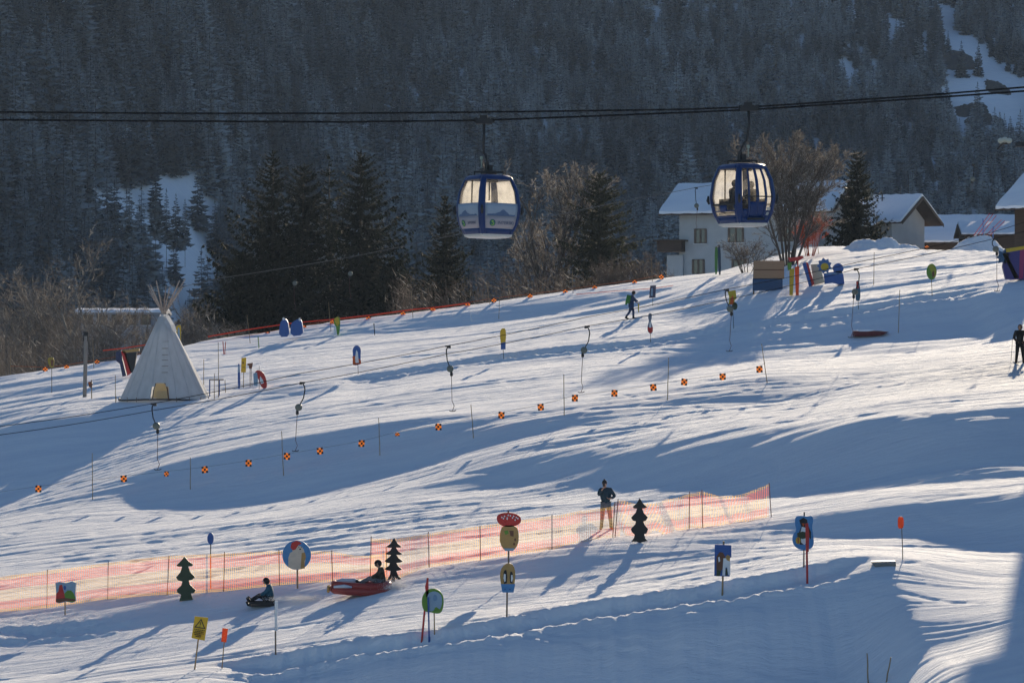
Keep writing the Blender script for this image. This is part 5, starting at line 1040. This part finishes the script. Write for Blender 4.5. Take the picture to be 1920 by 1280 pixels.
# second house
H2, zr2, ez2 = house('white_house', 'smaller white house with a steep dark gable, beside the narrow frosted spruce', 1618, 372, 268, R(-36), 6.3, 3.2, R(31), .9, 1.5, PLASTER, snow=.28, wins=[('w', 2.8, (CV-440)*268/F+7, .8, 1.0)])
m = MB(); m.box((.9, -.6, zr2+.1), (.65, .65, 1.3)); ch = m.build('chimney', mat('render_grey', (.20, .20, .17), .9), H2); m = MB(); m.box((.9, -.6, zr2+.80), (.8, .8, .10)); m.build('chimney_cap', STEEL, ch)
m = MB(); m.tube([(2.6, -1.0, zr2-.6), (2.6, -1.0, zr2+.35)], .06, 8); m.tube([(2.35, -1.0, zr2-.1), (2.85, -1.0, zr2-.1)], .04, 6); m.build('vent_pipe', STEEL, H2)
m = MB(); m.tube([(3.8, .3, zr2), (3.8, .3, zr2+.9)], .04, 6); m.build('vent_pipe', STEEL, H2)
m = MB(); m.tube([(4.6, .4, zr2), (4.6, .4, zr2+2.1)], .025, 6); m.build('antenna', STEEL, H2)
m = MB(); m.tube([(3.4, -3.3, ez2), (3.7, -3.3, ez2-.6), (3.9, -3.3, ez2-2.6)], .05, 6); m.build('downpipe', DWOOD, H2)
# link building between the two, low
house('low_house', 'low white annex with a snowy roof between the white house and the frosted spruce', 1542, 402, 264, R(-8), 5.0, 2.6, R(22), .6, .5, PLASTER, snow=.25)
# long low roof and brown shed
house('long_shed', 'long low building under a wide snow-covered roof, behind the two snow heaps', 1700, 408, 285, R(-4), 12.5, 6.8, R(20), .6, .4, LOG, snow=.3, cat='shed')
house('wooden_shed', 'brown wooden shed with a snow-covered roof between the snow heap and the photo edge', 1795, 420, 262, R(-4), 9.0, 3.2, R(16), .5, .4, LOG, snow=.25, cat='shed', wins=[('w', 6.2, (CV-462)*262/F+7, 1.4, 1.0)])
house('chalet', 'dark log chalet with a snowy roof cut off by the photo edge', 1925, 325, 238, R(-38), 10, 4.0, R(30), 1.4, 1.0, LOG, snow=.35)
FB = house('flat_building', 'pale low building half hidden by the birches beyond the tepee', 146, 582, 300, R(2), 9.5, 3.0, R(4), .3, .2, mat('pale_render', (.30, .31, .33), .9), snow=.25, cat='building', wins=[('w', 1.4+1.5*i, (CV-600)*300/F+7, .9, 1.0) for i in range(5)], base=-7)
for o in KIDS[FB[0].name]:
    if o.name.startswith(('roof', 'bargeboard')): o.data.materials[0] = MATS['pale_render']
# little red-legged cable frame above the snow heap
t0 = thing('net_frame', pz(1850, 440, 212), 'red and grey wire frame slanting above the second snow heap', 'frame'); B = t0.location.copy()
for i, (a, b, c, d) in enumerate([(1856,400,1826,441),(1862,401,1834,440),(1868,404,1840,440),(1878,412,1850,440),(1884,414,1856,441)]): m = MB(); m.tube([pz(a, b, 212)-B, pz(c, d, 212)-B], .025, 5); m.build('red_wire', REDP, t0)
m = MB(); m.tube([pz(1843, 410, 212)-B, pz(1844, 470, 212)-B], .04, 6); m.tube([pz(1862, 425, 212)-B, pz(1862, 470, 212)-B], .04, 6); m.build('post', BLU, t0)

# ------------------------------------------------------------------ snow heaps at the brow
def heap(label, outline, y, seed):
    """outline: skyline of the heap in photo pixels"""
    u0, u1 = outline[0][0], outline[-1][0]; nx = 90; ny = 40; x0 = (u0-CU)*y/F; x1 = (u1-CU)*y/F; zb = (CV-478)*y/F-1.0
    U = np.linspace(u0, u1, nx); hz = (CV-np.interp(U, [p[0] for p in outline], [p[1] for p in outline]))*y/F-zb
    Yg = np.linspace(-3.2, 3.2, ny); Xn = np.linspace(x0, x1, nx); XG, YG = np.meshgrid(Xn, Yg); HG = np.tile(hz, (ny, 1))
    pr = np.clip(1-(np.abs(YG)/3.2)**1.5, 0, 1); Z = HG*pr+.28*fbm(XG*.9+seed, YG*.9, 500+seed, 5, .55)*pr
    o = grid_mesh('snow_heap', XG-x0, YG, Z, SNOW); o.location = (x0, y, zb); tag(o, label, 'snow heap', 'shovelled snow heaps at the brow')
heap('wide lumpy snow heap in front of the smaller white house', [(1560,474),(1590,462),(1604,451),(1620,448),(1655,449),(1672,447),(1684,456),(1700,457),(1715,463),(1726,470),(1735,474)], 207, 1)
heap('pointed snow heap before the wooden shed near the photo edge', [(1770,474),(1795,460),(1812,447),(1830,440),(1848,443),(1862,449),(1880,462),(1900,474)], 209, 5)
# dark red mat in the shaded hollow
mt = at(1632, 631); k = mt.y/F; t0 = thing('crash_mat', mt, 'long dark red padded mat lying in snow below the feather-shaped board', 'mat'); m = MB()
m.prism([(-33*k, 0), (-32*k, 10*k), (-10*k, 11*k), (18*k, 10*k), (34*k, 8*k), (20*k, 2*k), (0, 0)], -.3, .3); m.build('padding', C_('dark_red_vinyl', (.13, .015, .02)), t0, bevel=.03)
m = MB(); m.prism([(-27*k, 10*k), (-24*k, 12*k), (-5*k, 12.5*k), (10*k, 11*k), (-6*k, 9*k), (-20*k, 9*k)], -.32, .1); m.build('snow_patch', SNOW, t0)

# unseen hut added beyond the view to throw the long shadow across the corner
house('shadow_hut', 'unseen wooden hut with a snowy roof, added to throw the long corner shadow', 26.3*F/120+CU, CV-9.8*F/120, 120, R(79.8), 12.0, 3.4, R(18), .7, .4, LOG, snow=.3, base=-3.2, cat='hut')
# spruces standing on the far clearing
G5 = 'spruces standing on the far snowy clearing'
for i, (u, vb, vt, lb) in enumerate([(243,455,340,'tallest spruce on the far clearing, standing clear of the wood'),(292,440,345,'slim spruce in the middle of the far clearing'),(312,452,352,'spruce close beside the slim one on the far clearing'),(330,462,362,'spruce on the far clearing, third of the middle trio'),(347,458,372,'shorter spruce on the sunny end of the middle trio')]):
    y = 790+i; k = y/F; h = (vb-vt)*k
    o = bpy.data.objects.new('spruce_tree', FM[i % 5]); COL.objects.link(o); o.location = ((u-CU)*k, y, (CV-vb)*k); o.scale = (h*.8, h*.8, h); o.rotation_euler = (0, 0, i*1.3); tag(o, lb, 'tree', G5)

# crags on the right-hand clearing
CRAG = needle_material('crag_rock', (.05, .05, .045), (.07, .065, .06), (.55, .56, .58), -.35, .12, 0)
def crag(u, v, w_, h_, seed, lb):
    y = np.arange(900, 1750, 2.0); zt = z_mtn((u-CU)/F*y, y); i = int(np.argmax(zt > (CV-v-h_*.3)/F*y)); Y0 = float(y[i]); k = Y0/F
    m = MB(); n = 26; vs = []; W = w_*k; D = h_*k*1.5
    A, B = np.meshgrid(np.linspace(-.5, .5, n), np.linspace(-.5, .5, n), indexing='ij')
    x = A*W; yy_ = B*D; X0 = (u-CU)*k
    e = np.clip(1-(2*A)**2, 0, 1)*np.clip(1-(2*B)**2, 0, 1)
    z = z_mtn(x+X0, yy_+Y0)-.9+e**.5*(3.2+3.0*fbm(A*4+seed, B*4, seed, 4)); x = x+2.0*fbm(A*5+seed, B*5, seed+3, 3)
    m.add([tuple(q) for q in np.stack([x, yy_, z-z_mtn(np.array([X0]), np.array([Y0]))[0]], -1).reshape(-1, 3)], [(a*n+b, (a+1)*n+b, (a+1)*n+b+1, a*n+b+1) for a in range(n-1) for b in range(n-1)])
    o = m.build('rock_outcrop', CRAG); o.location = (X0, Y0, float(z_mtn(np.array([X0]), np.array([Y0]))[0])); tag(o, lb, 'rock', 'dark crags on the steep snowy clearing')
crag(1795, 100, 62, 46, 3, 'largest dark crag on the steep snowy clearing, high above the houses')
crag(1822, 205, 60, 16, 5, 'low band of dark rock across the lower part of the snowy clearing')
crag(1870, 160, 44, 22, 8, 'small dark crag near the photo edge on the snowy clearing')
crag(1845, 228, 70, 14, 9, 'lowest thin band of rock on the steep snowy clearing')
# ------------------------------------------------------------------ people
SKIN = mat('skin', (.45, .27, .19), .6, noise=((.40, .22, .16), .5))
def skin_mesh(name, chains, root=0, sub=1):
    """chains: list of [(Vector, radius), ...]; chains meet where a point coincides"""
    vs = []; rr = []; es = []; key = {}
    def vid(p, r):
        k = tuple(round(c, 4) for c in p)
        if k not in key: key[k] = len(vs); vs.append(p); rr.append(r)
        return key[k]
    for ch in chains:
        ids = [vid(Vector(p), r) for p, r in ch]; es += [(a, b) for a, b in zip(ids, ids[1:]) if a != b]
    me = bpy.data.meshes.new(name); me.from_pydata(vs, es, []); o = bpy.data.objects.new(name, me); COL.objects.link(o)
    o.modifiers.new('skin', 'SKIN')
    if not me.skin_vertices: 
        try: me.attributes.new('skin_data', 'FLOAT', 'POINT')
        except Exception: pass
    o.modifiers.new('sub', 'SUBSURF').levels = sub
    return o, rr
def skinned(name, chains, material, parent, extra=None, sub=1):
    bm = bmesh.new(); key = {}; lay = bm.verts.layers.skin.verify()
    def vid(p, r):
        k = tuple(round(c, 4) for c in p)
        if k not in key:
            v = bm.verts.new(p); v[lay].radius = (r, r); key[k] = v
            if len(key) == 1: v[lay].use_root = True
        return key[k]
    for ch in chains:
        q = [vid(Vector(p), r) for p, r in ch]
        for a, b in zip(q, q[1:]):
            if a is not b and bm.edges.get((a, b)) is None: bm.edges.new((a, b))
    me = bpy.data.meshes.new(name); bm.to_mesh(me); bm.free()
    tmp = bpy.data.objects.new(name, me); COL.objects.link(tmp); md = tmp.modifiers.new('skin', 'SKIN'); md.use_smooth_shade = True; sb = tmp.modifiers.new('sub', 'SUBSURF'); sb.levels = sub; sb.render_levels = sub
    dg = bpy.context.evaluated_depsgraph_get(); m2 = bpy.data.meshes.new_from_object(tmp.evaluated_get(dg)); bpy.data.objects.remove(tmp)
    mats = [material]
    if extra:
        mb, em = extra; b = bmesh.new(); b.from_mesh(m2); base = [b.verts.new(p) for p in mb.v]
        for f, mi in zip(mb.f, mb.m):
            try: fc = b.faces.new([base[i] for i in f]); fc.material_index = mi; fc.smooth = True
            except ValueError: pass
        b.to_mesh(m2); b.free(); mats = em
    m2.name = name; m2.materials.clear()
    for q in mats: m2.materials.append(q)
    o = bpy.data.objects.new(name, m2); COL.objects.link(o); o.parent = parent; KIDS.setdefault(parent.name, []).append(o); return o
def ball(mb, c, r, mi=0, n=12, fr=None):
    c = Vector(c); rx, ry, rz = r; vs = []
    for i in range(n+1):
        t = math.pi*i/n
        for j in range(n*2): a = math.pi*j/n; p = Vector((rx*math.sin(t)*math.cos(a), ry*math.sin(t)*math.sin(a), rz*math.cos(t))); vs.append(c+(fr @ p if fr else p))
    mb.add(vs, [(i*2*n+j, (i+1)*2*n+j, (i+1)*2*n+(j+1) % (2*n), i*2*n+(j+1) % (2*n)) for i in range(n) for j in range(2*n)], mi)
def person(loc, label, J, look, jacket, trousers, boots, hat=None, hood=False, gloves=None, scale=1.0, group=None, extra_parts=(), fat=1.0):
    """J: joint name -> (x, y, z) in metres from the feet; look: direction of the face"""
    t0 = thing('person', loc, label, 'person', group); t0.scale = (scale,)*3
    V = {k: Vector(v) for k, v in J.items()}; pel, chest, neck, head = V['pelvis'], V['chest'], V['neck'], V['head']
    lk = Vector(look).normalized(); up = (head-neck).normalized(); rt_ = lk.cross(up).normalized(); lk = up.cross(rt_).normalized()
    fr = Matrix((rt_, lk, up)).transposed()
    mb = MB(); ball(mb, head, (.078, .098, .118), 0, 12, fr)
    for sx in (-1, 1): ball(mb, head+fr @ Vector((sx*.080, -.01, -.005)), (.012, .02, .03), 0, 5, fr); ball(mb, head+fr @ Vector((sx*.032, .088, .012)), (.013, .010, .009), 1, 5, fr)
    ball(mb, head+fr @ Vector((0, .100, -.015)), (.013, .020, .022), 0, 5, fr); ball(mb, head+fr @ Vector((0, .088, -.058)), (.026, .010, .007), 2, 5, fr)
    ch = [[(pel, .10), (pel.lerp(chest, .5), .10), (chest, .115), (neck, .055), (neck.lerp(head, .6), .055)]]
    jk = [[(pel+Vector((0, 0, -.06)), .155*fat), (pel.lerp(chest, .35), .150*fat), (chest, .165*fat), (neck, .085)]]; hips = []
    for s in 'LR':
        sh, el, wr, hip, kn, an, toe = (V[n+s] for n in ('sho', 'elb', 'wri', 'hip', 'kne', 'ank', 'toe'))
        d = (wr-el).normalized(); hd = Vector(J.get('hand'+s, tuple(d))).normalized(); side = hd.cross(Vector((0, 0, 1)) if abs(hd.z) < .8 else Vector((0, 1, 0))).normalized(); nrm = side.cross(hd)
        palm = wr+hd*.06
        ch.append([(chest, .115), (sh, .05), (el, .038), (wr, .026), (palm, .034)])
        for i, (off, ln) in enumerate(((-.030, .060), (-.011, .072), (.010, .068), (.029, .052))):
            b0 = palm+hd*.030+side*off; b1 = b0+(hd*.85+nrm*.35).normalized()*ln*.5; b2 = b1+(hd*.45+nrm*.8).normalized()*ln*.5
            ch.append([(palm, .034), (b0, .009), (b1, .0085), (b2, .007)])
        th0 = wr+hd*.03-side*.034; ch.append([(palm, .034), (th0, .012), (th0+(hd*.6-side*.5+nrm*.5).normalized()*.045, .009)])
        ch.append([(pel, .10), (hip, .085), (kn, .058), (an, .040), (toe, .035)])
        jk.append([(chest, .165*fat), (sh, .082*fat), (sh.lerp(el, .5), .070*fat), (el, .062*fat), (wr.lerp(el, .12), .048*fat)])
        hips.append([(pel, .145*fat), (hip, .108*fat), (hip.lerp(kn, .5), .095*fat), (kn, .076*fat), (kn.lerp(an, .5), .070*fat), (an+Vector((0, 0, .03)), .064*fat)])
        bt = MB(); f = (toe-an); f.z = 0; f = f.normalized() if f.length > 1e-4 else Vector((0, -1, 0)); ft = f.cross(Vector((0, 0, 1)))
        shn = (an-kn).normalized()
        bt.tube([an-shn*.12, an-shn*.02, an+(toe-an)*.25+shn*.02], [.066, .064, .060], 10); bt.tube([an-(toe-an)*.35+shn*.04, an+(toe-an)*.3+shn*.035, toe+(toe-an)*.15+shn*.02, toe+(toe-an)*.4+shn*.02], [.050, .058, .05, .03], 10)
        bt.build('boot', boots, t0, smooth=True)
        if gloves: g_ = MB(); ball(g_, palm+hd*.02, (.045, .03, .06), 0, 8, Matrix((side, nrm, hd)).transposed()); g_.build('glove', gloves, t0, smooth=True)
    skinned('body', ch, SKIN, t0, (mb, [SKIN, BLACK, BRN]))
    skinned('jacket', jk, jacket, t0); skinned('trousers', hips, trousers, t0)
    if hat:
        h_ = MB(); kind, hm = hat
        if kind == 'beanie':
            for i in range(1): ball(h_, head+up*.035-lk*.012, (.090, .108, .105), 0, 12, fr)
            h_.v = [tuple(Vector(p)) for p in h_.v]; h_.f = [f for f in h_.f if sum(((Vector(h_.v[i])-head).dot(up)-.18*(Vector(h_.v[i])-head).dot(-lk)*0) for i in f)/4 > .018]; h_.m = [0]*len(h_.f)
            ball(h_, head+up*.15, (.026, .026, .026), 0, 6)
        elif kind == 'helmet':
            ball(h_, head+up*.025-lk*.012, (.112, .130, .125), 0, 14, fr); h_.f = [f for f in h_.f if not (sum((Vector(h_.v[i])-head).dot(lk) for i in f)/4 > .035 and sum((Vector(h_.v[i])-head).dot(up) for i in f)/4 < .045)]; h_.m = [0]*len(h_.f)
            g2 = MB(); ball(g2, head+lk*.085+up*.015, (.075, .028, .035), 0, 8, fr); g2.build('goggles', BLACK, t0, smooth=True)
        else:
            ball(h_, head-lk*.02+up*.0, (.108, .120, .130), 0, 12, fr); h_.f = [f for f in h_.f if sum((Vector(h_.v[i])-head).dot(lk) for i in f)/4 < .055]; h_.m = [0]*len(h_.f)
        h_.build('hat' if kind != 'helmet' else 'helmet', hm, t0, smooth=True)
    for nm, mbx, mt_ in extra_parts: mbx.build(nm, mt_, t0, smooth=True)
    return t0
def fab(n, c, **k): return mat(n, c, .85, noise=(tuple(x*.55 for x in c), .6), nscale=9, bump=.4, bscale=22, **k)
TEAL = fab('teal_jacket', (.02, .05, .075)); SAND = fab('grey_trousers', (.16, .16, .17)); BLKF = fab('black_cloth', (.012, .013, .017)); BLUF = fab('blue_ski_suit', (.015, .045, .12)); DK = fab('dark_cloth', (.02, .02, .02)); TQ = fab('turquoise_jacket', (.02, .10, .15)); CAMO = mat('mottled_jacket', (.07, .06, .04), .85, noise=((.015, .016, .014), .95), nscale=9); CAMT = mat('pale_mottled_trousers', (.22, .22, .24), .85, noise=((.03, .03, .03), .9), nscale=8)
# photographer behind the net, facing the camera with a hand at his face
g = at(1136, 992)
ph = person(g, 'standing person in dark blue jacket and beanie, hand raised to the face, behind netting', dict(pelvis=(.0,0,.93), chest=(-.02,-.02,1.33), neck=(-.04,-.02,1.50), head=(-.05,-.04,1.64),
    shoL=(-.21,0,1.42), elbL=(-.27,-.16,1.22), wriL=(-.14,-.24,1.44), handL=(.6,-.1,.8), shoR=(.17,0,1.42), elbR=(.33,.02,1.18), wriR=(.16,-.20,1.10), handR=(-1,-.2,.1),
    hipL=(-.10,0,.88), kneL=(-.13,-.02,.48), ankL=(-.16,0,.09), toeL=(-.19,-.15,.04), hipR=(.10,0,.88), kneR=(.15,-.03,.48), ankR=(.19,0,.09), toeR=(.23,-.15,.04)), (-.25,-1,-.05), TEAL, SAND, DK, hat=('beanie', BLKF), fat=1.05, scale=.95)
m = MB(); m.box((-.08, -.21, 1.53), (.075, .012, .14)); m.build('phone', BLACK, None); o = bpy.data.objects[-1] if False else None
cam_o = [x for x in bpy.data.objects if x.name.startswith('phone')][0]; cam_o.location = g; tag(cam_o, 'small dark phone held up by the person standing behind the net', 'phone')
# walking skier, seen from behind, going uphill to the right
g = at(1184, 598)
pk = MB(); pk.box((-.20, -.10, 1.22), (.26, .26, .52), rot=Matrix.Rotation(R(14), 3, 'Y')); pk.box((-.30, -.12, 1.02), (.12, .2, .3), rot=Matrix.Rotation(R(20), 3, 'Y'))
sp_ = MB(); sp_.tube([(.46, -.1, .98), (.44, -.1, .75), (.46, -.1, .42)], [.05, .04, .03], 8)
person(g, 'person in a blue ski suit walking across the upper piste, green bag on the back', dict(pelvis=(-.02,0,.92), chest=(.05,0,1.32), neck=(.10,0,1.48), head=(.15,-.0,1.61),
    shoL=(.02,-.19,1.42), elbL=(.22,-.24,1.20), wriL=(.42,-.20,1.05), shoR=(.04,.19,1.42), elbR=(.18,.24,1.18), wriR=(.34,.22,1.02),
    hipL=(-.02,-.10,.88), kneL=(-.10,-.11,.47), ankL=(-.34,-.10,.12), toeL=(-.22,-.12,.05), hipR=(-.02,.10,.88), kneR=(.12,.10,.48), ankR=(.12,.10,.09), toeR=(.27,.10,.05)), (1,.1,-.1), BLUF, BLUF, DK, hat=('hood', BLKF), scale=1.04,
    extra_parts=[('backpack', pk, fab('green_bag', (.05, .20, .04)))], fat=1.1)
o = sp_.build('rolled_flag', YEL); o.location = g; tag(o, 'short yellow rolled cloth carried in the hand of the walking person', 'flag')
# skier at the photo edge
g = at(1912, 681)
person(g, 'black-clad skier standing on the piste at the photo edge, hands on hips', dict(pelvis=(.02,0,.92), chest=(.0,0,1.34), neck=(.0,0,1.50), head=(.01,-.02,1.64),
    shoL=(-.19,0,1.42), elbL=(-.26,.06,1.15), wriL=(-.15,-.08,1.00), shoR=(.19,0,1.42), elbR=(.33,.04,1.17), wriR=(.18,-.08,1.00),
    hipL=(-.09,0,.88), kneL=(-.13,-.05,.48), ankL=(-.16,.02,.10), toeL=(-.19,-.14,.05), hipR=(.10,0,.88), kneR=(.14,-.05,.48), ankR=(.18,.02,.10), toeR=(.22,-.14,.05)), (-.3,-1,0), BLKF, BLKF, DK, hat=('hood', BLKF), gloves=BLKF, scale=1.0, fat=1.12)
for dx, lb in ((-.17, 'dark ski under the boot of the black-clad skier, downhill one'), (.20, 'dark ski under the other boot of the black-clad skier')):
    m = MB(); m.tube([(0, -.75, .12), (0, -.60, .035), (0, .6, .03)], [.02, .045, .04], 6); m.v = [(p[0], p[1], .02+(p[2]-.02)*.5) for p in m.v]; o = m.build('ski', BLACK); o.location = g+Vector((dx, 0, 0)); tag(o, lb, 'ski')
m = MB(); m.tube([(0, 0, 0), (.08, .02, 1.15)], .010, 6); m.lathe([(.01, .06), (.05, .065), (.01, .07)], 10); o = m.build('ski_pole', BLACK); o.location = g+Vector((-.42, -.1, 0)); tag(o, 'thin ski pole beside the black-clad skier', 'ski pole')
# sledder in black and turquoise on a low black sledge
g = at(491, 1136); SEAT = dict(pelvis=(.27,0,.20), chest=(.30,0,.58), neck=(.22,0,.73), head=(.14,0,.85), shoL=(.28,-.17,.66), elbL=(.12,-.22,.45), wriL=(-.06,-.16,.38), shoR=(.28,.17,.66), elbR=(.12,.22,.45), wriR=(-.06,.16,.38),
    hipL=(.25,-.09,.19), kneL=(-.08,-.13,.37), ankL=(-.38,-.11,.17), toeL=(-.47,-.11,.27), hipR=(.25,.09,.19), kneR=(-.06,.13,.38), ankR=(-.36,.11,.18), toeR=(-.45,.11,.28))
person(g+Vector((0, 0, .02)), 'person in a turquoise and black jacket sitting on a low black sledge', SEAT, (-1,-.15,-.1), TQ, BLKF, DK, hat=('hood', BLKF), gloves=BLKF, fat=1.15, scale=.95)
m = MB(); m.prism([(-.52, .16), (-.46, .03), (-.3, .0), (.40, .0), (.46, .10), (.44, .16), (.38, .08), (-.32, .07), (-.44, .10), (-.48, .18)], -.24, .24); m.box((0, -.23, .12), (.8, .03, .09)); m.box((0, .23, .12), (.8, .03, .09)); o = m.build('sledge', BLACK, bevel=.01); o.location = g; tag(o, 'low black sledge under the sitting person in turquoise', 'sledge', None)
# rider on the red inflatable sledge
g = at(676, 1115); k = g.y/F
m = MB()
def ring_tube(mb, pts_, r, n=12): mb.tube(pts_+[pts_[0], pts_[1]], r, n, cap=False)
out = [(-.86, -.05), (-.80, -.30), (-.4, -.38), (.3, -.40), (.75, -.34), (.92, -.1), (.92, .1), (.75, .34), (.3, .40), (-.4, .38), (-.80, .30), (-.86, .05)]
t0 = thing('inflatable_sledge', g, 'long red inflatable sledge with white patches carrying a rider through loose snow', 'sledge')
for z, r in ((.12, .14), (.29, .11)):
    m = MB(); ring_tube(m, [Vector((x, y_, z+.05*(abs(x)/.9)**2+(.04 if x < 0 else 0))) for x, y_ in out], r); m.build('tube', C_('red_inflatable', (.36, .045, .035), rough=.4), t0, smooth=True)
m = MB(); m.box((0, 0, .14), (1.5, .6, .08)); m.build('bottom_sheet', BRN, t0)
m = MB(); m.tube([Vector((-.84, -.42, .30)), Vector((-.5, -.50, .33)), Vector((-.25, -.52, .30))], [.04, .06, .03], 8); m.tube([Vector((-.95, -.1, .40)), Vector((-.6, 0, .46)), Vector((-.2, .0, .45)), Vector((0, 0, .42))], [.03, .09, .10, .05], 8); m.build('white_patch', C_('white_vinyl', (.6, .62, .66)), t0, smooth=True)
m = MB(); m.tube([Vector((-1.03, -.1, .30)), Vector((-1.05, 0, .12)), Vector((-1.03, .1, .30))], .05, 8); m.build('tow_loop', TAN, t0, smooth=True)
S2 = {k_: (v[0]*1.05+.28, v[1], v[2]*.95+.20) for k_, v in SEAT.items() if not k_.startswith('hand')}; S2['head'] = (.46, 0, 1.0); S2['neck'] = (.52, 0, .88); S2['chest'] = (.57, 0, .74)
person(g+Vector((.12, 0, .02)), 'helmeted rider in mottled dark clothes leaning back on the red sledge', S2, (-1,-.5,-.05), CAMO, CAMT, DK, hat=('helmet', BLKF), gloves=BLKF, fat=1.12, scale=.98)
def spray(name, label, c, n, sx, sy, sz, seed, r0=.0045):
    rd = random.Random(seed); m = MB()
    for i in range(n):
        f = rd.random(); p = Vector((rd.gauss(0, sx), rd.gauss(0, sy), abs(rd.gauss(0, sz)))); r = r0*rd.uniform(.5, 1.8)
        m.add([p+Vector((r, 0, -r)), p+Vector((-r, r, -r)), p+Vector((-r, -r, -r)), p+Vector((0, 0, r))], [(0, 1, 2), (0, 1, 3), (1, 2, 3), (2, 0, 3)])
    o = m.build(name, mat('powder', (.9, .9, .9), .8, trans=.6)); o.location = c; tag(o, label, kind='stuff')
spray('snow_spray', 'loose snow thrown up behind the red sledge', at(737, 1103), 7000, .22, .25, .11, 1)
spray('snow_spray', 'fine loose snow hanging behind the black sledge', at(575, 1126), 9000, .55, .25, .07, 2)
# passengers in the second cabin and a far walker on the clearing
def seated(loc, label, sg, yaw, scale=.95):
    J = dict(pelvis=(.40*sg,0,.55), chest=(.40*sg,0,.95), neck=(.38*sg,0,1.10), head=(.34*sg,0,1.24))
    for s, y_ in (('L', -.17), ('R', .17)):
        J['sho'+s] = (.40*sg, y_, 1.03); J['elb'+s] = (.28*sg, y_*1.25, .80); J['wri'+s] = (.08*sg, y_*.7, .70); J['hip'+s] = (.38*sg, y_*.55, .53); J['kne'+s] = (-.02*sg, y_*.7, .55); J['ank'+s] = (-.02*sg, y_*.7, .14); J['toe'+s] = (-.16*sg, y_*.7, .10)
    t = person(loc, label, J, (-sg, 0, -.05), BLKF, BLKF, DK, hat=('hood', BLKF), gloves=BLKF, scale=scale); t.rotation_euler = (0, 0, yaw); return t
c0 = pz(1393, 423, GYc)+Vector((0, 0, .20)); rm = Matrix.Rotation(YAW, 3, 'Z')
seated(c0+rm @ Vector((-.17, -.22, 0)), 'dark silhouette of a passenger by the wide pane of the second cabin', -1, YAW)
seated(c0+rm @ Vector((.10, .12, 0)), 'dark silhouette of a passenger behind the door panes of the second cabin', 1, YAW)
y = 860; g = pz(262, 396, y)
person(g, 'tiny dark person walking on the far snowy clearing', dict(pelvis=(0,0,.93), chest=(0,0,1.33), neck=(0,0,1.5), head=(0,0,1.64), shoL=(-.19,0,1.42), elbL=(-.25,0,1.15), wriL=(-.26,-.1,.92), shoR=(.19,0,1.42), elbR=(.25,0,1.15), wriR=(.26,-.1,.92), hipL=(-.1,0,.88), kneL=(-.1,-.15,.48), ankL=(-.1,.05,.09), toeL=(-.1,-.1,.04), hipR=(.1,0,.88), kneR=(.1,.05,.48), ankR=(.1,.2,.09), toeR=(.1,.05,.04)), (0,-1,0), BLKF, BLKF, DK, hat=('hood', BLKF))
# ------------------------------------------------------------------ valley air
m = MB(); m.box((0, 1040, 180), (2600, 2500, 640)); hz = m.build('haze', []); 
hm = bpy.data.materials.new('valley_haze'); hm.use_nodes = True; nt = hm.node_tree; nt.nodes.remove(nt.nodes['Principled BSDF']); pv = nt.nodes.new('ShaderNodeVolumePrincipled')
pv.inputs['Color'].default_value = (.58, .76, 1.0, 1); pv.inputs['Density'].default_value = HAZE; pv.inputs['Anisotropy'].default_value = .2
nt.links.new(pv.outputs[0], nt.nodes['Material Output'].inputs['Volume']); hz.data.materials.append(hm); tag(hz, kind='stuff')
# ------------------------------------------------------------------ light, sky, camera
w = bpy.data.worlds.new('World'); SC.world = w; w.use_nodes = True
nt = w.node_tree; bg = nt.nodes['Background']
sky = nt.nodes.new('ShaderNodeTexSky'); sky.sky_type = 'NISHITA'; sky.sun_disc = False
sky.sun_elevation = SUN_EL; sky.sun_rotation = SUN_AZ; sky.altitude = 1200; sky.air_density = 1.0; sky.dust_density = .1; sky.ozone_density = 4.0
nt.links.new(sky.outputs[0], bg.inputs['Color']); bg.inputs['Strength'].default_value = SKY_STR
sl = bpy.data.lights.new('sun', 'SUN'); sl.energy = SUN_STR; sl.angle = R(.55); sl.color = (1, .84, .63)
so = bpy.data.objects.new('sun', sl); COL.objects.link(so)
so.rotation_euler = (-SUN).to_track_quat('-Z', 'Y').to_euler()
cam = bpy.data.cameras.new('camera'); co = bpy.data.objects.new('camera', cam); COL.objects.link(co)
co.rotation_euler = (R(90), 0, 0); cam.sensor_width = 36; cam.lens = F*36/1920; cam.clip_end = 20000; cam.clip_start = 1
SC.camera = co
SC.view_settings.view_transform = 'Standard'; SC.view_settings.look = 'None'; SC.view_settings.exposure = EXPO; SC.view_settings.gamma = 1
SC.render.resolution_x = 1024; SC.render.resolution_y = 682
SC.cycles.max_bounces = 6; SC.cycles.transparent_max_bounces = 24
